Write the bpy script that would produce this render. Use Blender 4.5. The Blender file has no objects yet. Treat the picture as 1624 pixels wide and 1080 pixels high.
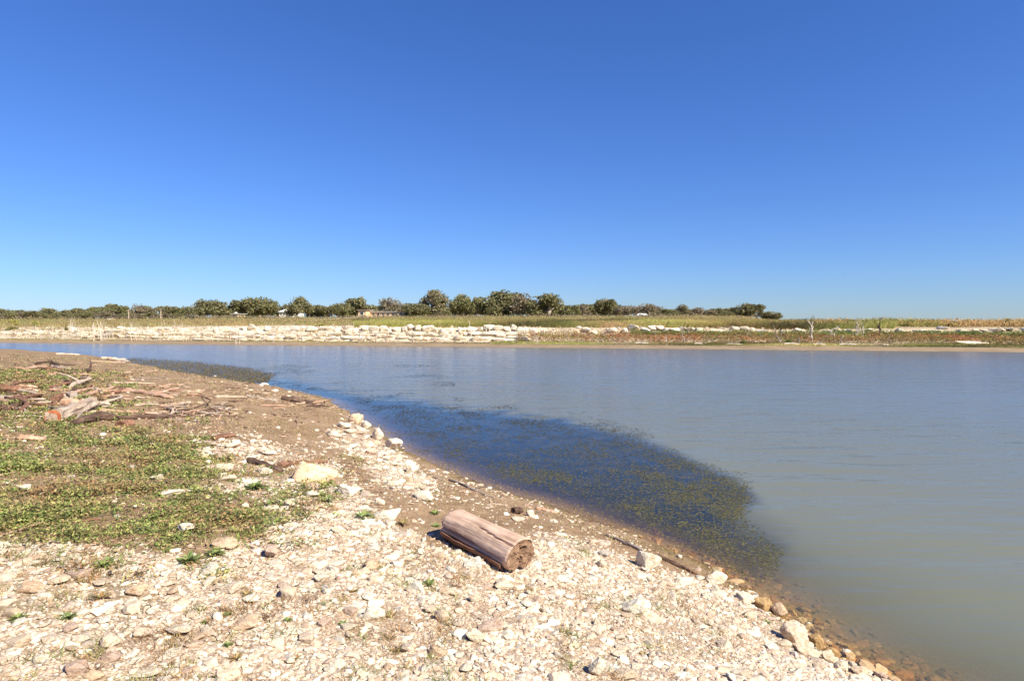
import bpy, math, random
import numpy as np
from math import radians, sin, cos, pi, atan2, sqrt

# ------------------------------------------------------------------ camera, sky, sun, exposure
scene = bpy.context.scene
col = scene.collection
F0, CX, HY, CH = 1000.0, 812.0, 511.0, 2.7        # focal length, centre column, horizon row (photo pixels), eye height
cam_d = bpy.data.cameras.new('camera'); cam = bpy.data.objects.new('camera', cam_d); col.objects.link(cam)
cam.location = (0, 0, CH); cam.rotation_euler = (radians(90), 0, 0)
cam_d.sensor_width = 36; cam_d.lens = 36 * F0 / 1624; cam_d.shift_y = -(540 - HY) / 1624
cam_d.clip_start = 0.05; cam_d.clip_end = 12000
scene.camera = cam

SUN_EL, SUN_AZ = radians(41), atan2(0.80, -0.60)   # azimuth clockwise from +Y
world = bpy.data.worlds.new('World'); scene.world = world; world.use_nodes = True
wn = world.node_tree.nodes; wl = world.node_tree.links
sky = wn.new('ShaderNodeTexSky'); sky.sky_type = 'NISHITA'; sky.sun_disc = False
sky.sun_elevation = SUN_EL; sky.sun_rotation = SUN_AZ
sky.altitude = 300; sky.air_density = 1.15; sky.dust_density = 0.0; sky.ozone_density = 3.0
hs = wn.new('ShaderNodeHueSaturation'); hs.inputs['Saturation'].default_value = 1.12; hs.inputs['Hue'].default_value = 0.5
wl.new(sky.outputs[0], hs.inputs['Color']); wb_ = wn.new('ShaderNodeMix'); wb_.data_type = 'RGBA'; wb_.blend_type = 'MULTIPLY'; wb_.inputs[0].default_value = 1; wb_.inputs[7].default_value = (.342, .513, .9455, 1)   # the photograph's cool white balance
wl.new(hs.outputs[0], wb_.inputs[6]); gm_ = wn.new('ShaderNodeGamma'); gm_.inputs[1].default_value = .92; wl.new(wb_.outputs[2], gm_.inputs[0]); wl.new(gm_.outputs[0], wn['Background'].inputs['Color'])
wn['Background'].inputs['Strength'].default_value = 0.094
sun_d = bpy.data.lights.new('sun', 'SUN'); sun_d.energy = 5.0; sun_d.angle = radians(0.5); sun_d.color = (1.0, 0.935, 0.76)
sun = bpy.data.objects.new('sun', sun_d); col.objects.link(sun)
sun.rotation_euler = (radians(90) - SUN_EL, 0, pi - SUN_AZ)
scene.view_settings.view_transform = 'Standard'; scene.view_settings.look = 'None'
scene.view_settings.gamma = 1; scene.view_settings.use_curve_mapping = False
scene.view_settings.exposure = 0.9

# ------------------------------------------------------------------ helpers
rg = np.random.default_rng(7); R = random.Random(11)
def hash2(i, j, s):
    h = (i.astype(np.int64) * 374761393 + j.astype(np.int64) * 668265263 + s * 1442695041) & 0xffffffff
    h = ((h ^ (h >> 13)) * 1274126177) & 0xffffffff
    return ((h ^ (h >> 16)) & 0xffff) / 65535.0
def vnoise(x, y, s=0):
    x = np.asarray(x, float); y = np.asarray(y, float)
    i = np.floor(x); j = np.floor(y); fx = x - i; fy = y - j
    fx = fx * fx * (3 - 2 * fx); fy = fy * fy * (3 - 2 * fy)
    a = hash2(i, j, s); b = hash2(i + 1, j, s); c = hash2(i, j + 1, s); d = hash2(i + 1, j + 1, s)
    return (a * (1 - fx) + b * fx) * (1 - fy) + (c * (1 - fx) + d * fx) * fy
def fbm(x, y, s=0, o=4):
    t = 0; a = .5; n = 0
    for k in range(o):
        t = t + a * vnoise(x, y, s + k * 17); n += a; a *= .5; x = np.asarray(x) * 2.03; y = np.asarray(y) * 2.03
    return t / n
def sstep(a, b, x):
    t = np.clip((x - a) / (b - a), 0, 1); return t * t * (3 - 2 * t)
def poly_sd(px, py, P):
    """signed distance (positive inside) to polygon P"""
    px = np.asarray(px, float); py = np.asarray(py, float)
    d = np.full(px.shape, 1e9); ins = np.zeros(px.shape, bool); n = len(P)
    for k in range(n):
        x1, y1 = P[k]; x2, y2 = P[(k + 1) % n]
        dx, dy = x2 - x1, y2 - y1
        t = np.clip(((px - x1) * dx + (py - y1) * dy) / (dx * dx + dy * dy + 1e-12), 0, 1)
        d = np.minimum(d, (px - x1 - t * dx) ** 2 + (py - y1 - t * dy) ** 2)
        c = ((y1 > py) != (y2 > py)) & (px < (x2 - x1) * (py - y1) / ((y2 - y1) if y2 != y1 else 1e-9) + x1)
        ins ^= c
    d = np.sqrt(d); return np.where(ins, d, -d)

def mesh(name, V, F, mat=None, cols=None, smooth=False, attr='col', uv=None):
    V = np.asarray(V, np.float32).reshape(-1, 3)
    me = bpy.data.meshes.new(name)
    if isinstance(F, np.ndarray):
        nf, k = F.shape
        me.vertices.add(len(V)); me.vertices.foreach_set('co', V.ravel())
        me.loops.add(nf * k); me.loops.foreach_set('vertex_index', F.astype(np.int32).ravel())
        me.polygons.add(nf); me.polygons.foreach_set('loop_start', np.arange(0, nf * k, k, dtype=np.int32))
        me.update(calc_edges=True)
    else:
        me.from_pydata([tuple(v) for v in V.tolist()], [], [tuple(f) for f in F]); me.update()
    if cols is not None:
        cols = np.asarray(cols, np.float32)
        c4 = np.ones((len(V), 4), np.float32); c4[:, :cols.shape[1]] = cols
        at = me.color_attributes.new(attr, 'FLOAT_COLOR', 'POINT'); at.data.foreach_set('color', c4.ravel())
    me.polygons.foreach_set('use_smooth', np.full(len(me.polygons), bool(smooth)))
    if mat: me.materials.append(mat)
    return me
def obj(name, me, parent=None, loc=(0, 0, 0), rot=(0, 0, 0), scale=(1, 1, 1), label=None, cat=None, group=None, kind=None):
    o = bpy.data.objects.new(name, me); col.objects.link(o)
    if parent is not None: o.parent = parent
    o.location = loc; o.rotation_euler = rot; o.scale = scale
    if label: o['label'] = label
    if cat: o['category'] = cat
    if group: o['group'] = group
    if kind: o['kind'] = kind
    return o

# ------------------------------------------------------------------ materials
def new_mat(name, rough=.9, spec=.2):
    m = bpy.data.materials.new(name); m.use_nodes = True
    b = m.node_tree.nodes['Principled BSDF']; b.inputs['Roughness'].default_value = rough
    b.inputs['Specular IOR Level'].default_value = spec
    return m, m.node_tree.nodes, m.node_tree.links, b
def ramp(n, pts):
    r = n.new('ShaderNodeValToRGB'); e = r.color_ramp.elements
    while len(e) < len(pts): e.new(.5)
    for k, (p, c) in enumerate(pts): e[k].position = p; e[k].color = (*c, 1)
    return r
def noise(n, l, vec, scale, detail=4, rough=.55):
    t = n.new('ShaderNodeTexNoise'); t.inputs['Scale'].default_value = scale; t.inputs['Detail'].default_value = detail
    t.inputs['Roughness'].default_value = rough
    if vec is not None: l.new(vec, t.inputs['Vector'])
    return t
def mixc(n, l, fac, a, b, mode='MIX'):
    m = n.new('ShaderNodeMix'); m.data_type = 'RGBA'; m.blend_type = mode
    for s, v in ((0, fac), (6, a), (7, b)):
        if isinstance(v, (int, float)): m.inputs[s].default_value = v
        elif isinstance(v, tuple): m.inputs[s].default_value = (*v, 1)
        else: l.new(v, m.inputs[s])
    return m.outputs[2]
def bump(n, l, h, bsdf, strength=.5, dist=.01, prev=None):
    b = n.new('ShaderNodeBump'); b.inputs['Strength'].default_value = strength; b.inputs['Distance'].default_value = dist
    l.new(h, b.inputs['Height'])
    if prev: l.new(prev, b.inputs['Normal'])
    if bsdf is not None: l.new(b.outputs[0], bsdf.inputs['Normal'])
    return b.outputs[0]
def attr(n, name):
    a = n.new('ShaderNodeAttribute'); a.attribute_name = name; return a
def math_n(n, l, op, a, b=None):
    m = n.new('ShaderNodeMath'); m.operation = op
    for s, v in ((0, a), (1, b)):
        if v is None: continue
        if isinstance(v, (int, float)): m.inputs[s].default_value = v
        else: l.new(v, m.inputs[s])
    return m.outputs[0]

def attr_mat(name, rough=.9, spec=.15, bumpsc=60, bstr=.4, bdist=.004, var=.35, trans=0):
    """colour comes from each piece's own base colour, broken up with fine grain"""
    m, n, l, b = new_mat(name, rough, spec)
    g = n.new('ShaderNodeNewGeometry'); a = attr(n, 'col')
    t = noise(n, l, g.outputs['Position'], bumpsc, 4, .6)
    r = ramp(n, [(.3, (1 - var,) * 3), (.7, (1 + var * .4,) * 3)]); l.new(t.outputs[0], r.inputs[0])
    l.new(mixc(n, l, 1.0, a.outputs['Color'], r.outputs[0], 'MULTIPLY'), b.inputs['Base Color'])
    if bstr: bump(n, l, t.outputs[0], b, bstr, bdist)
    if trans:
        tl = n.new('ShaderNodeBsdfTranslucent'); l.new(b.inputs['Base Color'].links[0].from_socket, tl.inputs['Color'])
        mx = n.new('ShaderNodeMixShader'); mx.inputs[0].default_value = trans; l.new(b.outputs[0], mx.inputs[1]); l.new(tl.outputs[0], mx.inputs[2]); l.new(mx.outputs[0], n['Material Output'].inputs['Surface'])
    return m
M = {}
M['pebble'] = attr_mat('pebble_stone', .85, .2, 45, .5, .004, .3)
M['leaf'] = attr_mat('leaf', .6, .25, 30, 0, 0, .25, .3)
M['litter'] = attr_mat('litter', .9, .1, 80, 0, 0, .3)
M['far_leaf'] = attr_mat('far_foliage', .75, .1, 1.3, 0, 0, .3, .35)

def rock_mat(name, pal, sc=6, spot=.5):
    m, n, l, b = new_mat(name, .88, .2)
    oi = n.new('ShaderNodeObjectInfo'); tc = n.new('ShaderNodeTexCoord'); vm = n.new('ShaderNodeVectorMath'); vm.operation = 'ADD'
    l.new(tc.outputs['Object'], vm.inputs[0])
    sc_ = n.new('ShaderNodeVectorMath'); sc_.operation = 'SCALE'; sc_.inputs['Scale'].default_value = 37
    cx = n.new('ShaderNodeCombineXYZ'); l.new(oi.outputs['Random'], cx.inputs[0]); l.new(oi.outputs['Random'], cx.inputs[1]); l.new(cx.outputs[0], sc_.inputs[0])
    l.new(sc_.outputs[0], vm.inputs[1])
    rb = ramp(n, [(k / (len(pal) - 1), c) for k, c in enumerate(pal)]); l.new(oi.outputs['Random'], rb.inputs[0])
    t1 = noise(n, l, vm.outputs[0], sc * .35, 5, .6); t2 = noise(n, l, vm.outputs[0], sc * 2.2, 6, .7)
    r1 = ramp(n, [(.35, (.78, .68, .57)), (.52, (1, 1, 1)), (.75, (1.08, 1.05, 1.0))]); l.new(t1.outputs[0], r1.inputs[0])
    r2 = ramp(n, [(.32, (.7, .64, .57)), (.48, (1, 1, 1))]); l.new(t2.outputs[0], r2.inputs[0])
    c = mixc(n, l, 1.0, rb.outputs[0], r1.outputs[0], 'MULTIPLY')
    c = mixc(n, l, spot, c, mixc(n, l, 1.0, c, r2.outputs[0], 'MULTIPLY'))
    l.new(c, b.inputs['Base Color'])
    bp = bump(n, l, t1.outputs[0], None, .5, .06); bump(n, l, t2.outputs[0], b, .6, .02, bp)
    return m
M['limestone'] = rock_mat('limestone', [(.74, .62, .47), (.64, .50, .36), (.77, .68, .53), (.68, .54, .41), (.76, .66, .51)])
M['white_limestone'] = rock_mat('white_limestone', [(.79, .72, .59), (.74, .65, .51), (.80, .74, .62)])
M['ochre_rock'] = rock_mat('ochre_rock', [(.42, .25, .10), (.50, .33, .16)])
M['orange_rock'] = rock_mat('orange_rock', [(.74, .52, .34), (.76, .56, .38)])
M['pink_rock'] = rock_mat('pink_rock', [(.60, .43, .33), (.55, .41, .32)])
M['tan_rock'] = rock_mat('tan_rock', [(.58, .42, .29), (.62, .46, .32)])
M['ledge'] = rock_mat('ledge_limestone', [(.76, .67, .52), (.66, .56, .42), (.79, .71, .58), (.70, .60, .46), (.77, .68, .53)], 3, .8)

def wood_mat(name, c1, c2, c3, stretch=14):
    m, n, l, b = new_mat(name, .88, .15)
    tc = n.new('ShaderNodeTexCoord'); mp = n.new('ShaderNodeMapping'); mp.inputs['Scale'].default_value = (1.2, stretch, stretch)
    l.new(tc.outputs['Object'], mp.inputs[0])
    t = noise(n, l, mp.outputs[0], 2.2, 6, .65)
    r = ramp(n, [(.25, c1), (.45, c2), (.7, c3)]); l.new(t.outputs[0], r.inputs[0])
    t2 = noise(n, l, tc.outputs['Object'], 5, 4, .6); r2 = ramp(n, [(.3, (.7, .66, .62)), (.6, (1.05, 1.05, 1.05))]); l.new(t2.outputs[0], r2.inputs[0])
    l.new(mixc(n, l, 1.0, r.outputs[0], r2.outputs[0], 'MULTIPLY'), b.inputs['Base Color'])
    bump(n, l, t.outputs[0], b, .8, .012)
    return m
M['pink_wood'] = wood_mat('weathered_pink_wood', (.26, .13, .08), (.47, .29, .20), (.55, .37, .27))
M['grey_wood'] = wood_mat('weathered_grey_wood', (.16, .12, .10), (.33, .26, .21), (.45, .38, .32))
M['dark_wood'] = wood_mat('dark_wet_wood', (.03, .02, .015), (.10, .06, .045), (.18, .12, .09))
M['red_wood'] = wood_mat('red_brown_wood', (.07, .035, .025), (.20, .10, .065), (.32, .18, .12))
M['pale_wood'] = wood_mat('bleached_wood', (.28, .20, .15), (.48, .37, .28), (.60, .49, .39))
M['log_wood'] = wood_mat('cracked_log_wood', (.10, .07, .05), (.40, .30, .23), (.56, .45, .36), 9)
M['bark'] = wood_mat('bark', (.12, .09, .07), (.26, .21, .17), (.36, .30, .25), 5)
M['snag'] = wood_mat('bleached_snag', (.36, .29, .23), (.54, .46, .38), (.64, .57, .48), 4)

# ------------------------------------------------------------------ near shore terrain
SL = [(60, -120), (24, -30), (10, -8), (5.6, 1.2)]
for px_, py_ in [(1404, 1075), (1328, 1042), (1272, 1008), (1225, 968), (1165, 925), (1110, 893), (980, 838), (870, 800), (750, 763), (640, 715),
                 (600, 685), (560, 655), (520, 634), (430, 611), (330, 598), (260, 585), (200, 573), (140, 563), (60, 556), (0, 553)]:
    yy = CH * 1000 / (py_ - HY); SL.append(((px_ - CX) / 1000 * yy, yy))
SL += [(-68, 71), (-100, 78), (-180, 80), (-400, 90)]
def shore_d(x, y):
    """signed distance inland (positive on land) from the near waterline"""
    x = np.asarray(x, float); y = np.asarray(y, float); d = np.full(x.shape, 1e18); s = np.ones(x.shape)
    for k in range(len(SL) - 1):
        x1, y1 = SL[k]; x2, y2 = SL[k + 1]; dx, dy = x2 - x1, y2 - y1
        t = np.clip(((x - x1) * dx + (y - y1) * dy) / (dx * dx + dy * dy), 0, 1)
        dd = (x - x1 - t * dx) ** 2 + (y - y1 - t * dy) ** 2
        cr = dx * (y - y1) - dy * (x - x1)
        c = dd < d; s = np.where(c, np.sign(cr), s); d = np.where(c, dd, d)
    return np.sqrt(d) * s
def near_h(x, y, fine=True):
    x = np.asarray(x, float); y = np.asarray(y, float)
    d = shore_d(x, y)
    wob = (fbm(x * .9, y * .9, 3) - .5)
    d2 = d + wob * np.clip(y * .03 - .1, .05, .8)
    A = 1.36 - .9 * sstep(7, 42, y)
    land = A * (1 - np.exp(-(np.maximum(d2, 0) / 3.5) ** 1.1)) + .012 * np.maximum(d2 - 8, 0)
    sea = -.22 * np.maximum(-d2, 0); sea = np.maximum(sea, -1.8)
    z = np.where(d2 > 0, land, sea)
    amp = np.clip(d2 * .45 - .15, 0, 1)
    z = z + amp * (.16 * (fbm(x * .35, y * .35, 5) - .5) + .05 * (fbm(x * 1.9, y * 1.9, 9) - .5))
    if fine: z = z + np.clip(d2 * 2 + .4, .1, 1) * .028 * (fbm(x * 9, y * 9, 21, 3) - .5)
    return z
def to_px(x, y, z):
    yy = np.where(np.asarray(y) > .1, y, .1); return CX + 1000 * np.asarray(x) / yy, HY + 1000 * (CH - np.asarray(z)) / yy
def at(px, py):
    """where the sight line through a photo pixel meets the near shore"""
    a = (px - CX) / 1000; s = (py - HY) / 1000
    ys = np.geomspace(1.5, 120, 1600); h = near_h(a * ys, ys, False); g = CH - s * ys
    k = np.argmax(h > g) if np.any(h > g) else len(ys) - 1
    if s > 0 and not np.any(h > g): return np.array([a * CH / s, CH / s, 0.0])
    y = ys[k]; z = float(near_h(np.array([a * y]), np.array([y]), False)[0])
    return np.array([a * y, y, z])

GREEN = [[(-260, 672), (60, 668), (200, 682), (320, 705), (345, 745), (335, 800), (430, 812), (500, 830), (460, 850), (350, 872), (330, 905), (210, 880), (90, 850), (-260, 850)],
         [(-300, 570), (60, 572), (150, 592), (165, 615), (60, 622), (0, 650), (-300, 668)],
         [(380, 765), (440, 758), (470, 775), (420, 790)], [(490, 765), (520, 762), (530, 785), (500, 790)],
         [(40, 622), (100, 622), (150, 662), (110, 690), (20, 690)], [(150, 640), (180, 632), (200, 655), (170, 668)],
         [(90, 700), (300, 700), (345, 760), (280, 800)], [(0, 960), (60, 955), (130, 978), (110, 992), (20, 992)],
         [(140, 880), (200, 880), (185, 912), (140, 905)], [(150, 935), (195, 940), (185, 962), (140, 955)]]
GRAVEL = [[(-400, 838), (90, 848), (200, 880), (330, 895), (380, 850), (470, 800), (560, 790), (690, 870), (850, 850), (930, 858), (1040, 905), (1130, 925), (1240, 965), (1330, 1010), (1480, 1080), (1600, 1400), (-600, 1400)],
          [(300, 700), (330, 690), (420, 700), (530, 735), (590, 790), (640, 830), (560, 800), (440, 800), (330, 760)],
          [(520, 690), (560, 660), (590, 675), (640, 715), (690, 780), (660, 790), (600, 760), (560, 720)]]
def zones(x, y, z):
    px, py = to_px(x, y, z)
    wx = (fbm(x * 1.6, y * 1.6, 31, 5) - .5) * 190; wy = (fbm(x * 1.6, y * 1.6, 47, 5) - .5) * 110
    g = np.zeros(px.shape); gr = np.zeros(px.shape)
    for P in GREEN: g = np.maximum(g, sstep(-46, 40, poly_sd(px + wx, py + wy, P)))
    for k, P in enumerate(GRAVEL): gr = np.maximum(gr, (1, .75, .95)[k] * sstep(-14, 16, poly_sd(px + wx * .3, py + wy * .3, P)))
    out = np.asarray(y) < 2.0
    gr = np.where(out, .8, gr); g = np.where(out, sstep(.5, .7, fbm(x * .3, y * .3, 77)), g)
    g = g * (.20 + .80 * sstep(.43, .57, fbm(x * 2.8, y * 2.8, 55)))
    return g, gr

def polar(r0, r1, q, r2, q2, az=.2):
    rs = [r0]
    while rs[-1] < r1: rs.append(rs[-1] * q)
    while rs[-1] < r2: rs.append(rs[-1] * q2)
    rs = np.array(rs)
    a = np.concatenate([np.arange(-44, 44, az), np.arange(44, 316, 4)]) * pi / 180
    A, RR = np.meshgrid(a, rs); nr, na = RR.shape
    x = (RR * np.sin(A)).ravel(); y = (RR * np.cos(A)).ravel()
    i = np.arange(nr - 1)[:, None] * na; j = np.arange(na)[None]; j2 = (j + 1) % na
    Fq = np.stack([(i + j), (i + j2), (i + na + j2), (i + na + j)], -1).reshape(-1, 4)
    return x, y, Fq, na
x, y, Fq, na = polar(.7, 70, 1.016, 420, 1.09, .19)
z = near_h(x, y)
g, gr = zones(x, y, z); sd = shore_d(x, y)
# centre fan
cz = float(near_h(np.array([0.]), np.array([0.]))[0])
V = np.stack([x, y, z], 1)
ground_cols = np.stack([gr, g, np.clip(sd / 2.0 + .5, 0, 1)], 1)

m, n, l, b = new_mat('shore_soil', .95, .1)
G = n.new('ShaderNodeNewGeometry'); P = G.outputs['Position']
za = attr(n, 'zone'); sp = n.new('ShaderNodeSeparateColor'); l.new(za.outputs['Color'], sp.inputs[0])
n1 = noise(n, l, P, 1.1, 6, .6); n2 = noise(n, l, P, 14, 6, .7); n3 = noise(n, l, P, 70, 4, .7)
soil = ramp(n, [(.25, (.19, .13, .085)), (.5, (.30, .21, .14)), (.75, (.42, .32, .225))]); l.new(n2.outputs[0], soil.inputs[0])
patch = ramp(n, [(.35, (.80, .72, .62)), (.6, (1.05, 1.0, .92))]); l.new(n1.outputs[0], patch.inputs[0])
soilc = mixc(n, l, 1.0, soil.outputs[0], patch.outputs[0], 'MULTIPLY')
v1 = n.new('ShaderNodeTexVoronoi'); v1.inputs['Scale'].default_value = 55; l.new(P, v1.inputs['Vector'])
v2 = n.new('ShaderNodeTexVoronoi'); v2.inputs['Scale'].default_value = 110; l.new(P, v2.inputs['Vector'])
def gravelcol(v):
    s = n.new('ShaderNodeSeparateColor'); l.new(v.outputs['Color'], s.inputs[0])
    r = ramp(n, [(0, (.40, .29, .20)), (.35, (.57, .44, .32)), (.6, (.68, .56, .43)), (1, (.80, .71, .57))]); l.new(s.outputs[0], r.inputs[0])
    e = ramp(n, [(.25, (1, 1, 1)), (.75, (.5, .42, .36))]); l.new(math_n(n, l, 'MULTIPLY', v.outputs['Distance'], 1.3), e.inputs[0])
    return mixc(n, l, 1.0, r.outputs[0], e.outputs[0], 'MULTIPLY')
gc = mixc(n, l, .45, gravelcol(v1), gravelcol(v2))
wetc = ramp(n, [(.15, (.10, .062, .03)), (.5, (.17, .115, .055)), (.8, (.27, .2, .09))]); l.new(n2.outputs[0], wetc.inputs[0])
wr = ramp(n, [(.46, (1, 1, 1)), (.53, (.7,) * 3), (.63, (0, 0, 0))])
wv = math_n(n, l, 'ADD', sp.outputs[2], math_n(n, l, 'MULTIPLY', math_n(n, l, 'SUBTRACT', n1.outputs[0], .5), .4)); l.new(wv, wr.inputs[0])
gf = math_n(n, l, 'MULTIPLY', sp.outputs[0], 1.0)
sel = ramp(n, [(.38, (0, 0, 0)), (.56, (1, 1, 1))]); l.new(math_n(n, l, 'ADD', math_n(n, l, 'MULTIPLY', gf, .45), math_n(n, l, 'MULTIPLY', n2.outputs[0], .45)), sel.inputs[0])
c = mixc(n, l, sel.outputs[0], soilc, gc)
c = mixc(n, l, math_n(n, l, 'MULTIPLY', sp.outputs[1], .6), c, (.10, .09, .035))
c = mixc(n, l, wr.outputs[0], c, wetc.outputs[0])
bedr = ramp(n, [(.45, (1, 1, 1)), (.505, (0, 0, 0))]); l.new(sp.outputs[2], bedr.inputs[0]); bedc = ramp(n, [(.3, (.22, .165, .095)), (.7, (.40, .31, .19))]); l.new(n2.outputs[0], bedc.inputs[0])
c = mixc(n, l, bedr.outputs[0], c, bedc.outputs[0])
l.new(c, b.inputs['Base Color'])
bp = bump(n, l, n2.outputs[0], None, .7, .03); bp = bump(n, l, v1.outputs['Distance'], None, .5, .012, bp); bump(n, l, n3.outputs[0], b, .5, .006, bp)
M['soil'] = m
me = mesh('shore', V, Fq, m, ground_cols, True, 'zone')
obj('shore_ground', me, kind='structure')

# ------------------------------------------------------------------ far bank terrain
yl = CH * 1000 / (543.5 - HY); yr = CH * 1000 / (558.5 - HY)
P0 = np.array([-.812 * yl, yl]); P1 = np.array([.812 * yr, yr]); T = (P1 - P0) / np.linalg.norm(P1 - P0); N = np.array([-T[1], T[0]])
KV = [-40, -8, 0, 4, 6.2, 6.9, 8.7, 9.4, 11.8, 13.2, 16, 28, 40, 60, 110, 200, 500, 4000]
KM = [-4, -.7, 0, .28, .46, .80, .84, 1.14, 1.22, 2.0, 2.18, 2.55, 2.85, 3.25, 4.2, 4.7, 6, 8]
KR = [-4, -.7, 0, .32, .56, .72, .9, 1.05, 1.25, 1.9, 2.15, 2.35, 2.4, 2.4, 2.4, 2.4, 2.4, 2.4]
KL = [-4, -.7, 0, .28, .5, .8, .95, 1.25, 1.35, 1.65, 1.9, 2.3, 2.75, 3.2, 4.0, 4.6, 6, 8]
def far_uv(x, y): return (x - P0[0]) * T[0] + (y - P0[1]) * T[1], (x - P0[0]) * N[0] + (y - P0[1]) * N[1]
def far_h(x, y):
    x = np.asarray(x, float); y = np.asarray(y, float); u, v = far_uv(x, y); a = x / np.maximum(y, 5)
    vv = v + (vnoise(u * .12, v * 0 + 3, 5) - .5) * 1.2 * sstep(3, 8, v) + (vnoise(u * .5, v * 0 + 9, 6) - .5) * .8 * sstep(4, 8, v)
    zm = np.interp(vv, KV, KM); zr = np.interp(vv, KV, KR); zl = np.interp(vv, KV, KL)
    wr_ = sstep(.355, .43, a); wl_ = 1 - sstep(-.62, -.45, a)
    z = zm * (1 - wr_ - wl_) + zr * wr_ + zl * wl_
    return z + .12 * (fbm(u * .3, v * .3, 8) - .5) * sstep(1, 5, v)
def far_at(px, v):
    a = (px - CX) / 1000; k = P0 @ N; y = (v + k) / (a * N[0] + N[1]); x = a * y
    return np.array([x, y, float(far_h(np.array([x]), np.array([y]))[0])])
us = np.concatenate([np.linspace(-2500, -160, 24), np.arange(-80, 190, .8), np.linspace(200, 2500, 24)])
vs = np.concatenate([[-40, -8, -3, -1], np.arange(0, 20, .45), np.arange(20, 60, 2.0), np.geomspace(62, 4000, 36)])
U, Vv = np.meshgrid(us, vs)
X = P0[0] + U * T[0] + Vv * N[0]; Y = P0[1] + U * T[1] + Vv * N[1]
Z = far_h(X.ravel(), Y.ravel()); nu = len(us); nv = len(vs)
i = np.arange(nv - 1)[:, None] * nu; j = np.arange(nu - 1)[None]
Ff = np.stack([i + j, i + j + 1, i + nu + j + 1, i + nu + j], -1).reshape(-1, 4)
Uf = U.ravel(); Vf = Vv.ravel(); A_ = X.ravel() / np.maximum(Y.ravel(), 5)
rockw = sstep(4.6, 5.6, Vf) * (1 - sstep(15, 17, Vf)) * (1 - .75 * sstep(0, .12, A_)) * (.7 + .3 * sstep(-.62, -.5, A_))
greenw = sstep(16, 22, Vf)
mudw = 1 - sstep(3.0, 4.5, Vf)
m, n, l, b = new_mat('far_bank_soil', .95, .1)
G = n.new('ShaderNodeNewGeometry'); P = G.outputs['Position']
za = attr(n, 'zone'); sp = n.new('ShaderNodeSeparateColor'); l.new(za.outputs['Color'], sp.inputs[0])
mp = n.new('ShaderNodeMapping'); mp.inputs['Scale'].default_value = (.35, .35, 2.2); l.new(P, mp.inputs[0])
n1 = noise(n, l, P, .12, 5, .6); n2 = noise(n, l, mp.outputs[0], 1.6, 6, .7)
base = ramp(n, [(.3, (.24, .17, .10)), (.55, (.34, .25, .15)), (.75, (.42, .34, .23))]); l.new(n2.outputs[0], base.inputs[0])
rock = ramp(n, [(.33, (.22, .16, .10)), (.43, (.50, .42, .31)), (.55, (.72, .64, .50))]); l.new(n2.outputs[0], rock.inputs[0])
grs = ramp(n, [(.3, (.16, .17, .05)), (.5, (.25, .21, .08)), (.7, (.32, .21, .10))]); l.new(n1.outputs[0], grs.inputs[0])
mud = ramp(n, [(.3, (.20, .14, .085)), (.7, (.32, .235, .15))]); l.new(n2.outputs[0], mud.inputs[0])
c = mixc(n, l, sp.outputs[0], base.outputs[0], rock.outputs[0]); c = mixc(n, l, sp.outputs[1], c, grs.outputs[0]); c = mixc(n, l, sp.outputs[2], c, mud.outputs[0])
l.new(c, b.inputs['Base Color']); bump(n, l, n2.outputs[0], b, .6, .15)
me = mesh('far_bank', np.stack([X.ravel(), Y.ravel(), Z], 1), Ff, m, np.stack([rockw, greenw, mudw], 1), True, 'zone')
obj('far_bank_ground', me, kind='structure')

# ------------------------------------------------------------------ lake
x, y, Fw, na = polar(2.0, 100, 1.014, 1500, 1.15, .3)
zb = near_h(x, y, False); px, py = to_px(x, y, 0 * x)
WEED = [(395, 600), (470, 606), (530, 622), (600, 632), (700, 641), (820, 655), (920, 672), (1000, 690), (1060, 712), (1120, 742), (1185, 768), (1195, 795), (1180, 820), (1240, 870), (1235, 915), (1190, 950), (1100, 960), (900, 900), (700, 820), (560, 700), (380, 620)]
OLIVE = [(190, 572), (210, 567), (300, 572), (400, 584), (438, 594), (425, 606), (390, 610), (330, 604), (190, 580)]
wb = (fbm(x * .5, y * .25, 61) - .5) * 36 + (fbm(x * 1.6, y * 1.3, 63, 3) - .5) * 70 * (y < 30)
ew = 11 + 50 * sstep(740, 880, py); weed = sstep(-1, 1, poly_sd(px + wb + (fbm(x * 3, y * 2, 66) - .5) * 40 * sstep(740, 860, py), py + wb * .45, WEED) / ew) * (y > 2)
weed = np.maximum(weed, .8 * sstep(0, 10, 40 * (fbm(x * .12, y * .1, 91) - .62)) * (py > 575) * (py < 640) * (px < 800) * (px > 430))
soft = 1 - .45 * sstep(820, 950, py)
olive = sstep(-3, 4, poly_sd(px, py + wb * .1, OLIVE)) * (y > 2)
depth = np.clip(-zb, 0, 1)
m, n, l, b = new_mat('lake_water'); n.remove(b)
out = n['Material Output']
G = n.new('ShaderNodeNewGeometry'); P = G.outputs['Position']
za = attr(n, 'lake'); sp = n.new('ShaderNodeSeparateColor'); l.new(za.outputs['Color'], sp.inputs[0])
mp = n.new('ShaderNodeMapping'); mp.inputs['Rotation'].default_value = (0, 0, radians(8)); mp.inputs['Scale'].default_value = (.9, 3.6, 1); l.new(P, mp.inputs[0])
mp2 = n.new('ShaderNodeMapping'); mp2.inputs['Rotation'].default_value = (0, 0, radians(-14)); mp2.inputs['Scale'].default_value = (.25, .9, 1); l.new(P, mp2.inputs[0])
w1 = noise(n, l, mp.outputs[0], 2.6, 3, .55); w1.inputs['Distortion'].default_value = .4
w2 = noise(n, l, mp2.outputs[0], 1.4, 3, .5); w3 = noise(n, l, P, .07, 3, .5)
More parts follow.
